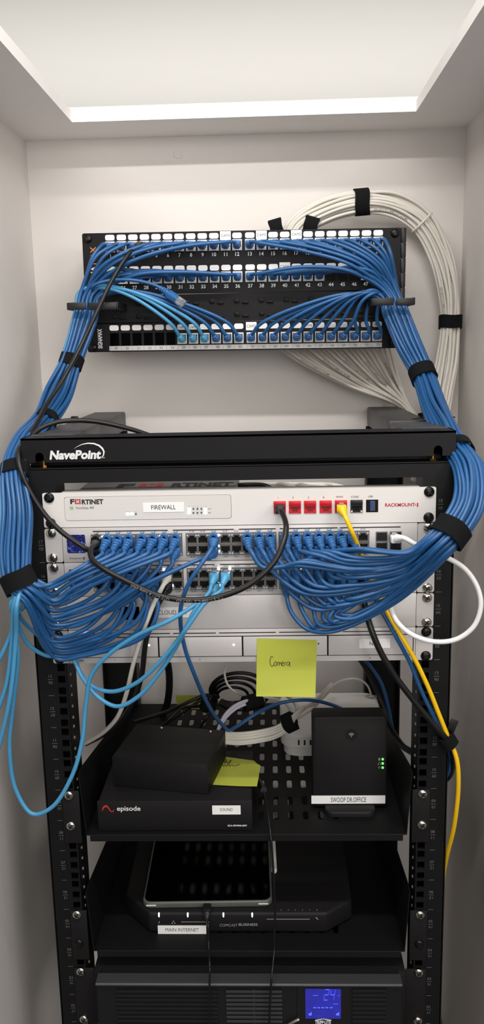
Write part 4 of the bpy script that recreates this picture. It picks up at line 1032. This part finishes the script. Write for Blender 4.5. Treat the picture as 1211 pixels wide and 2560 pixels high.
# three light blue loops that leave the strap and hang down out of the picture on the left
for j, (a_, b_, cc, nm) in enumerate((((34, 1560), (8, 1630), (-45, 1720), 'highest'), ((30, 1600), (14, 1720), (-40, 1850), 'middle'), ((40, 1590), (22, 1760), (-30, 1960), 'lowest'))):
    yy = -.066-.006*j; st_ = P(44+6*j, 1458, -.068)
    cable('network_cable', '%s of three light blue cables leaving the picture at the left edge' % nm, [P(42+5*j, 1440, -.062), st_, P(28+7*j, 1512, yy-.010), P(*a_, yy), P(*b_, yy), P(*cc, yy+.004), P(cc[0]-18, cc[1]+50, yy+.008), P(cc[0]-30, cc[1]-40, yy+.012), P(-40-5*j, 1560, yy+.018), P(-26, 1470, yy+.022), P(-6, 1400, -.045)], 'jacket_light_blue', rC)
LB.strap(2, 'black strap around the left cable bundle below the patch panels', .018)
LB.strap(4, 'black strap around the left cable bundle behind the crossbar logo', .016)
LB.strap(6, 'black strap around the left cable bundle just outside the crossbar end', .018)
LB.strap(9, 'wide black strap gathering the left cables beside the switches', .022, e=.0055)
# ---- right bundle
NR = 31
RB = Bundle(NR, [(972, 738, .270, SP*.98, SP*.82), (990, 782, .262, SP*.98, SP*.82), (1022, 862, .245, SP*.95, SP), (1058, 936, .225, SP*.84, SP), (1084, 1015, .17, SP*.92, SP), (1112, 1072, .09, SP*.9, SP), (1146, 1128, .020, SP*.85, SP), (1174, 1180, -.016, SP*1.05, SP), (1170, 1262, -.048, SP*1.0, SP), (1128, 1330, -.066, SP*.94, SP*.92), (1090, 1368, -.070, SP*1.0, SP*.92)], 1.25, flip=1, tight=(3, 6, 9))
RGT = e1sign(RB, 1) > 0
def rslot(k): return k if RGT else NR-1-k    # k = 0 leftmost at the ring
right_patch = [(2, i) for i in range(12, 24)] + [(1, i) for i in (12, 13, 14, 15, 16, 17, 18)] + [(0, i) for i in range(12, 24)]
rdest = [('A1', c) for c in (22, 21, 20, 19, 18, 17, 16, 15, 14, 13)] + [('B1', c) for c in (21, 20, 19, 18, 17, 16, 15, 14)] + [('A2', c) for c in (21, 20, 19, 18, 17, 16)] + [('B2', c) for c in (22, 21, 20, 19, 18, 17, 16)]
for j in range(NR):
    row, i = right_patch[j]; dk, dc = rdest[j]; t = j/(NR-1)
    k = rslot(j)
    ring = RB.at(k, 0); lift = (23-i)/11.0; head = patch_end(row, i, ring, 1, lift*.4+.35+jit(.65), .3+.6*rnd.random())
    mid = [RB.at(k, s) for s in range(len(RB.c))]
    d = sw_port(SX[dc], ZR[dk]); du, dv = px_of(d)
    vs_ = 1370+206*t+jit(7); Ym = -.068+.036*t
    um = 900-90*t
    tail = [P(1020-30*t+jit(10), 1364+.62*(vs_-1364)+6+jit(4), Ym+jit(.004)), P(max(um+jit(25), du+30), vs_+jit(5), Ym+.004+jit(.004))]
    if dk == 'A1':
        if du < 800: tail.append(P((um+du)/2-10, vs_-2-18*(1-abs(2*t-.5)), -.056+jit(.003)))
        if du < 720: tail.append(P(du+38, dv+72, -.050))
        tail.append(P(du+10, dv+33, -.042)); ax_ = Vector((.003, -.026, -.0075))
    elif dk == 'B1':
        tail.append(P((um+du)/2, vs_-6, -.046+jit(.004))); tail.append(P(du+16, dv+40, -.036)); ax_ = Vector((.002, -.026, -.007))
    elif dk == 'A2':
        tail.append(P((um+du)/2+10, vs_-4, -.040+jit(.004))); tail.append(P(du+8, dv+44, -.034)); ax_ = Vector((.001, -.025, -.009))
    else:
        tail.append(P((um*.55+du*.45), vs_-5, -.036+jit(.003))); tail.append(P(du+14, dv+(vs_-dv)*.60, -.032)); ax_ = Vector((.001, -.024, -.011))
    tail += [d+ax_, d+Vector((ax_.x*.2, -.0125, ax_.z*.12)), d]
    cable('network_cable', 'dark blue network cable plugged into the %s port of the patch panels\' %s row' % (ORD[i], RN[row]), head+mid+tail, 'jacket_blue', rC, start=('patch', (0, 0, 1)), end=('snagless', (0, 0, 1 if dk[0] == 'A' else -1)))
RB.strap(3, 'black strap around the right blue bundle beside the white cables', .020)
RB.strap(6, 'black strap around the right blue bundle at the crossbar end', .016)
RB.strap(9, 'wide black strap gathering the right blue cables beside the switches', .022, e=.0045)
# ---- white bundle arching behind the patch panel
NW = 24
WB = Bundle(NW, [(715, 640, .41, SP*.9, SP*.9), (745, 572, .41, SP*1.0, SP), (812, 527, .41, SP*1.05, SP), (905, 505, .41, SP*.95, SP), (985, 512, .41, SP*1.0, SP), (1056, 556, .41, SP*.98, SP), (1102, 640, .41, SP*.95, SP), (1122, 730, .41, SP*.92, SP), (1127, 805, .41, SP*.84, SP*.95), (1118, 900, .40, SP*.98, SP), (1104, 980, .385, SP*1.05, SP), (1090, 1060, .37, SP*1.05, SP), (1080, 1200, .36, SP, SP), (1075, 1500, .37, SP, SP)], 1.9, tight=(3, 8))
wprints = {2: 'GENESIS P/N 5092 CAT 6 CMR', 7: 'CAT 6 E151955 UL VERIFIED', 12: 'P/N 5092 GENESIS CAT 6', 17: 'GENESIS CAT 6 CMR UL', 21: 'E151955 CAT 6 P/N 5092'}
for k in range(NW):
    pts = [WB.at(k, s) + Vector((jit(.0012), 0, jit(.0012))) for s in range(len(WB.c))]
    pr_ = ('soft_ink', [(wprints[k], .10+.03*(k % 3), .0032, (0, -1, 0), False), (wprints[k], .30+.02*(k % 3), .0032, (0, -1, 0), False)]) if k in wprints else None
    cable('network_cable', 'white network cable in the bundle arching over the right end of the patch panels', pts, 'jacket_white', .0027, group='white cables arching over the patch panels', prt=pr_)
WB.strap(3, 'black strap around the white cable bundle at the top of its arch', .023)
WB.strap(8, 'black strap around the white cable bundle at its right-hand drop', .021)
t_, e1_, e2_ = WB.ax[1]
strap('cable_strap', 'black strap around the white cables at the top edge of the patch panel', P(692, 572, .40), Vector((1, 0, .25)), Vector((0, 0, 1)), .014, .012, .020)
strap('cable_strap', 'black strap lying across the white cables below the arch', P(777, 566, .395), Vector((1, 0, -.3)), Vector((0, 0, 1)), .014, .012, .022)
c5 = WB.c[5].lerp(WB.c[5], .5); t5, a5, b5 = WB.ax[5]
bm = B(); n = 28; tube(bm, [WB.c[5]+a5*math.cos(2*PI*q_/n)*(WB.m1*SP*.98+.001)+b5*math.sin(2*PI*q_/n)*(WB.m2*SP+.001) for q_ in range(n+1)], .0017, 8); obj('cable_tie', bm, 'jacket_white', None, 'white cable tie around the bend of the white cable arch', 'cable tie')
# ---- white cables fanning down from behind the lowest panel
NF = 20
FB = Bundle(NF, [(1012, 1012, .40, SP*.62, SP*.9), (1040, 1060, .40, SP*.62, SP), (1046, 1200, .40, SP*.7, SP)], 1.3)
FL = FB.ax[0][1].x > 0
for k in range(NF):
    t = k/(NF-1); u = 705+268*t; kk = k if FL else NF-1-k
    a_ = Vector(P(u, 872-6*t, .395+jit(.01))); e_ = FB.at(kk, 0); m_ = a_.lerp(e_, .5)+Vector((.004*(1-t), 0, (-.010+.004*t)))
    cable('network_cable', 'white network cable fanning down from behind the lowest patch panel to the right rack arm', [a_+Vector((-.02, .01, .035)), a_, m_, e_, FB.at(kk, 1), FB.at(kk, 2)], 'jacket_white', .0026, group='white cables fanning below the patch panels',
          prt=('soft_ink', [('GENESIS P/N 5092 CAT 6 CMR', .06+.01*(k % 4), .0030, (0, -1, 0), False)]) if k % 4 == 1 else None)
strap('cable_strap', 'black strap at the foot of the fanning white cables by the rack arm', P(1040, 1050, .40), FB.ax[1][0], FB.ax[1][1], .012, .016, .018)

# ------------------------------------------------------------------ single cables in front
bp = [Vector((SX[0], -.0045, A1)), Vector((SX[0], -.018, A1-.001)), P(236, 1362, -.034), P(226, 1378, -.050), P(232, 1400, -.064), P(262, 1424, -.076), P(330, 1460, -.084), P(400, 1490, -.088), P(470, 1500, -.088), P(540, 1494, -.088), P(620, 1464, -.086), P(680, 1412, -.080), P(708, 1360, -.070), P(716, 1320, -.056), P(710, 1292, -.036), P(703, 1278, -.026), Vector((PORTX['1'], -.016, zc-.001)), Vector((PORTX['1'], -.0034, zc))]
bpath = catmull(bp, .003)
bm = B(); tube(bm, bpath, .0034, 10)
bk = thing('network_cable', bpath[0], 'black network cable hanging in a wide loop into the first red port', 'cable')
obj('jacket', bm, 'jacket_black', bk); plug(bk, bpath, 'snagless', (0, 0, 1), 'black_plastic'); plug(bk, bpath[::-1], 'patch', (0, 0, 1), 'black_plastic')
bm = B(); L0 = 0; best = {}
for s, u0, v0 in (('UTP CAT.6 Kona 0909', 330, 1460), ('TIA/EIA-568-C.2 VERIFIED', 440, 1498)):
    tgt = P(u0, v0, -.086); d_ = 0; bd = (9, 0)
    for a_, b_ in zip(bpath, bpath[1:]):
        if (a_-tgt).length < bd[0]: bd = ((a_-tgt).length, d_)
        d_ += (b_-a_).length
    tube_text(bm, s, bpath, .0034, bd[1], .0036, Vector((0, -1, -.3)), True)
obj('printed_lettering', bm, 'print_grey', bk, smooth=False)
cable('network_cable', 'black network cable from the patch panel running down past the left crossbar end', patch_end(0, 3, P(300, 665, .24), -1, 0, 1.0)[:3]+[P(338, 617, .262), P(318, 640, .244), P(284, 694, .228), P(240, 785, .212), P(205, 860, .200), P(160, 945, .170), P(118, 1010, .130), P(92, 1058, .085), P(66, 1100, .040), P(46, 1130, -.004), P(52, 1176, -.020), P(76, 1230, -.026), P(112, 1286, -.030), P(150, 1326, -.032), P(190, 1356, -.032), P(222, 1376, -.030), P(238, 1382, -.024), Vector((SX[0], -.014, B1)), Vector((SX[0], -.0045, B1))], 'jacket_black', .0032, start=('patch', (0, 0, 1)), end=('snagless', (0, 0, -1)), boot='black_plastic')
cable('network_cable', 'black cable arching over the left rack arm behind the crossbar', [P(48, 1150, .06), P(70, 1100, .052), P(100, 1072, .055), P(140, 1056, .062), P(190, 1051, .07), P(240, 1054, .08), P(300, 1066, .09), P(350, 1080, .10), P(400, 1100, .11), P(470, 1150, .12)], 'jacket_black', .0032)
# yellow cable
yc = [Vector((PORTX['WAN'], -.0034, zc)), Vector((PORTX['WAN'], -.016, zc-.001)), P(866, 1296, -.030), P(880, 1328, -.034), P(891, 1354, -.027), P(909, 1400, -.014), P(930, 1450, -.014), P(952, 1496, -.012), P(975, 1540, -.020), P(1008, 1596, -.026), P(1040, 1652, -.026), P(1072, 1720, -.026), P(1098, 1785, -.026), P(1122, 1845, -.026), P(1142, 1895, -.030), P(1147, 1960, -.030), P(1137, 2060, -.020), P(1118, 2140, .006), P(1108, 2200, .05), P(1100, 2300, .10), P(1096, 2500, .14), P(1094, 2800, .16)]
cable('network_cable', 'yellow network cable plugged into the red WAN port and running down the right post', yc, 'jacket_yellow', .0029, start=('slim', (0, 0, 1)))
cable('network_cable', 'dark blue network cable running beside the yellow one down the right post', [P(900, 1430, -.010), P(930, 1480, -.010), P(962, 1540, -.014), P(990, 1590, -.018), P(1025, 1655, -.018), P(1058, 1735, -.018), P(1085, 1790, -.018), P(1112, 1845, -.016), P(1126, 1890, .004), P(1122, 1930, .02), P(1100, 1960, .05)], 'jacket_blue', .0027)
cable('power_cable', 'thick black cord crossing the recorder label down to the right post', [P(905, 1440, -.010), P(912, 1510, -.012), P(926, 1565, -.026), P(950, 1625, -.030), P(985, 1685, -.030), P(1030, 1745, -.030), P(1075, 1800, -.030), P(1115, 1846, -.028), P(1132, 1880, -.012), P(1134, 1910, .01), P(1124, 1940, .03), P(1100, 1960, .06)], 'jacket_black', .0040)
strap('cable_strap', 'black strap holding the yellow, blue and black cables at the right post', P(1120, 1850, -.022), P(1140, 1885, -.022)-P(1105, 1825, -.022), Vector((1, 0, .5)), .0095, .010, .016)
a_ = P(1131, 1817, -.016); bm = B(); box(bm, a_, (.010, .0022, .020), .0006, Matrix.Rotation(.35, 3, 'Y')); tg = obj('cable_tag', bm, 'black_plastic', None, 'dark printed tag sticking up behind the strap at the right post', 'tag')
# white cable from the fibre port loop
wf = P(985, 1340, -.006)
cable('network_cable', 'thick white cable looping out to the right below the right strap', [Vector((wf.x, -.006, A1)), Vector((wf.x+.001, -.018, A1)), P(1010, 1345, -.030), P(1040, 1362, -.034), P(1085, 1382, -.034), P(1122, 1396, -.036), P(1165, 1424, -.040), P(1195, 1470, -.044), P(1203, 1515, -.046), P(1186, 1565, -.046), P(1142, 1598, -.044), P(1085, 1604, -.042), P(1030, 1586, -.036), P(995, 1556, -.028), P(978, 1520, -.018), P(978, 1490, -.012), Vector((wf.x, -.016, A2-.002)), Vector((wf.x, -.005, A2))], 'jacket_bright_white', .0031, start=('slim', (0, 0, 1)), end=('slim', (0, 0, 1)), boot='jacket_bright_white')
# blue cable from the upper switch down to the small box
cable('network_cable', 'dark blue network cable dropping from the upper switch to the small box', [Vector((SX[10], -.0045, A1)), Vector((SX[10], -.018, A1-.001)), P(530, 1372, -.034), P(505, 1408, -.046), P(476, 1452, -.050), P(455, 1505, -.046), P(452, 1560, -.036), P(464, 1625, -.024), P(488, 1690, -.010), P(512, 1745, .03), P(538, 1790, .08), P(562, 1818, .118), P(572, 1826, .132), P(590, 1818, .15), P(640, 1785, .17), P(700, 1758, .19), P(770, 1750, .19), P(830, 1762, .17), P(880, 1790, .13), P(905, 1830, .105), P(910, 1900, .10)], 'jacket_blue', .0027, start=('snagless', (0, 0, 1)))
# grey-white and black pair dropping behind the left light blue loops
g0 = Vector((SX[6]+.002, -.0045, A2))
cable('network_cable', 'white network cable dropping from the lower switch to the upper shelf\'s left side', [g0, g0+Vector((0, -.016, -.002)), P(406, 1468, -.032), P(385, 1510, -.030), P(358, 1580, -.026), P(336, 1650, -.018), P(316, 1735, .004), P(295, 1790, .03), P(262, 1828, .06), P(225, 1852, .09), P(190, 1870, .12)], 'jacket_white', .0029, start=('slim', (0, 0, 1)), boot='jacket_white')
g1 = Vector((SX[6]+.002, -.0045, B2))
cable('network_cable', 'black network cable dropping from the lower switch beside a white one', [g1, g1+Vector((0, -.014, -.002)), P(404, 1496, -.024), P(380, 1545, -.022), P(364, 1610, -.018), P(354, 1690, -.006), P(330, 1760, .02), P(292, 1812, .05), P(250, 1842, .08), P(215, 1860, .11)], 'jacket_black', .0034, start=('snagless', (0, 0, -1)), boot='black_plastic')
# behind the upper shelf
cable('power_cable', 'thick black cord hanging from behind the recorder to the back of the upper shelf', [P(405, 1610, .33), P(418, 1650, .34), P(424, 1700, .35), P(418, 1760, .36), P(400, 1800, .37)], 'jacket_black', .0062)
for j in range(4):
    cx_, cy_ = 600-6*j, 1728+3*j; rx, ry = 74-12*j, 46-9*j
    loop = [P(cx_+rx*math.cos(a), cy_+ry*math.sin(a), .30+.006*j+.03*math.sin(a)) for a in [(-3.5+k*.42) for k in range(15)]]
    cable('power_cable', 'black cord coiled behind the small box, %s loop' % ('outermost', 'second', 'third', 'innermost')[j], [P((335, 390, 420, 500)[j], (1805, 1822, 1800, 1818)[j], .21+.012*j), P((410, 440, 455, 520)[j], (1782, 1792, 1770, 1788)[j], .25), P(478+14*j, 1752+5*j, .28), P(512+6*j, 1738, .29)]+loop, 'jacket_black', .0031-.0002*j)
strap('cable_strap', 'black strap around the coiled black cords behind the small box', P(522, 1760, .28), Vector((.3, 0, 1)), Vector((1, 0, 0)), .012, .012, .02)
bm = B(); sheet(bm, [[P(u+(v-1770)*.2, v, .37) for u in (445, 475, 505)] for v in (1738, 1755, 1772)]); obj('sticky_note', bm, 'note_yellow', None, 'yellow note half hidden among the black cords behind the upper shelf', 'sticky note')
for j, (v0, v1) in enumerate(((1832, 1800), (1838, 1806), (1844, 1812), (1852, 1818), (1856, 1822))):
    nm = ('topmost', 'second', 'third', 'fourth', 'lowest')[j]; st_ = P(557, v0, .128)
    cable('network_cable', '%s of the five white cables leaving the small black box' % nm, [st_, P(600, v0+2, .150), P(650, v0-4, .160), P(690, (v0+v1)/2+2, .166), P(724, v1-2, .172), P(752, v1-26-3*j, .185), P(790, 1758-4*j, .24), P(830, 1722-6*j, .34)] if j < 3 else [st_, P(600, v0+3, .148), P(650, v0-3, .158), P(690, (v0+v1)/2+4, .166), P(724, v1-2, .172), P(742, 1780, .19), P(735, 1755, .24), P(715, 1738, .32)], 'jacket_white', .0027)
strap('cable_strap', 'black strap around the white cables in front of the access point', P(724, 1806, .172), Vector((1, -.1, .55)), Vector((-.4, 0, 1)), .014, .009, .018)
for j in range(2):
    cable('network_cable', 'pale lilac cable curving behind the small box, %s of two' % ('upper', 'lower')[j], [P(545, 1828, .135), P(552, 1808+6*j, .145), P(566, 1784+8*j, .16), P(592, 1762+8*j, .18), P(625, 1750+7*j, .20), P(660, 1752, .25)], 'jacket_lilac', .0027)
strap('cable_strap', 'black strap around the lilac cables behind the recorder note', P(632, 1755, .205), Vector((1, .4, .1)), Vector((0, 0, 1)), .011, .010, .030)
cable('network_cable', 'thin white cable drooping behind the yellow note to the access point', [P(572, 1650, .25), P(562, 1680, .26), P(570, 1712, .26), P(600, 1736, .26), P(650, 1742, .26), P(690, 1748, .26), P(715, 1760, .25), P(730, 1785, .22)], 'jacket_white', .0018)
cable('network_cable', 'thin grey-white cable arching above the access point', [P(740, 1800, .20), P(790, 1765, .24), P(820, 1725, .28), P(850, 1703, .30), P(890, 1697, .32), P(918, 1712, .34), P(930, 1745, .36), P(934, 1780, .37)], 'jacket_white', .0018)
cable('network_cable', 'dark blue cable dropping behind the access point on the right', [P(905, 1640, .33), P(930, 1670, .34), P(955, 1710, .34), P(972, 1770, .34), P(982, 1820, .34), P(1000, 1860, .30), P(1030, 1885, .22)], 'jacket_blue', .0030)
cable('power_cable', 'black cord dropping beside the dark blue cable behind the access point', [P(890, 1635, .33), P(915, 1672, .33), P(950, 1745, .33), P(978, 1815, .30), P(1003, 1856, .27), P(1032, 1878, .20)], 'jacket_black', .0036)
cable('network_cable', 'red cable end beside the white cables at the small box', [P(555, 1846, .130), P(575, 1848, .15), P(592, 1846, .17)], 'red_plastic', .0024)
# in the gap above the firewall
for j, (u0, u1) in enumerate(((690, 760), (730, 800), (770, 850), (810, 900))):
    z_ = .002; yb0 = .06+.02*j
    cable('network_cable', '%s white cable from the left in the gap above the white panel' % ('first', 'second', 'third', 'fourth')[j], [P(u0-50, 1212, .20), P(u0-10, 1211, .13), P(u0+25, 1213, yb0+.02), P((u0+u1)/2+20, 1225, yb0), P(u1+10, 1250, yb0-.01), P(u1+20, 1290, yb0-.01)], 'jacket_white', .0032)
cable('power_cable', 'black plug lead behind the white top panel in the gap under the crossbar', [P(560, 1217, .15), P(600, 1213, .12), P(640, 1212, .11), P(665, 1215, .10), P(690, 1230, .09)], 'jacket_black', .0034)
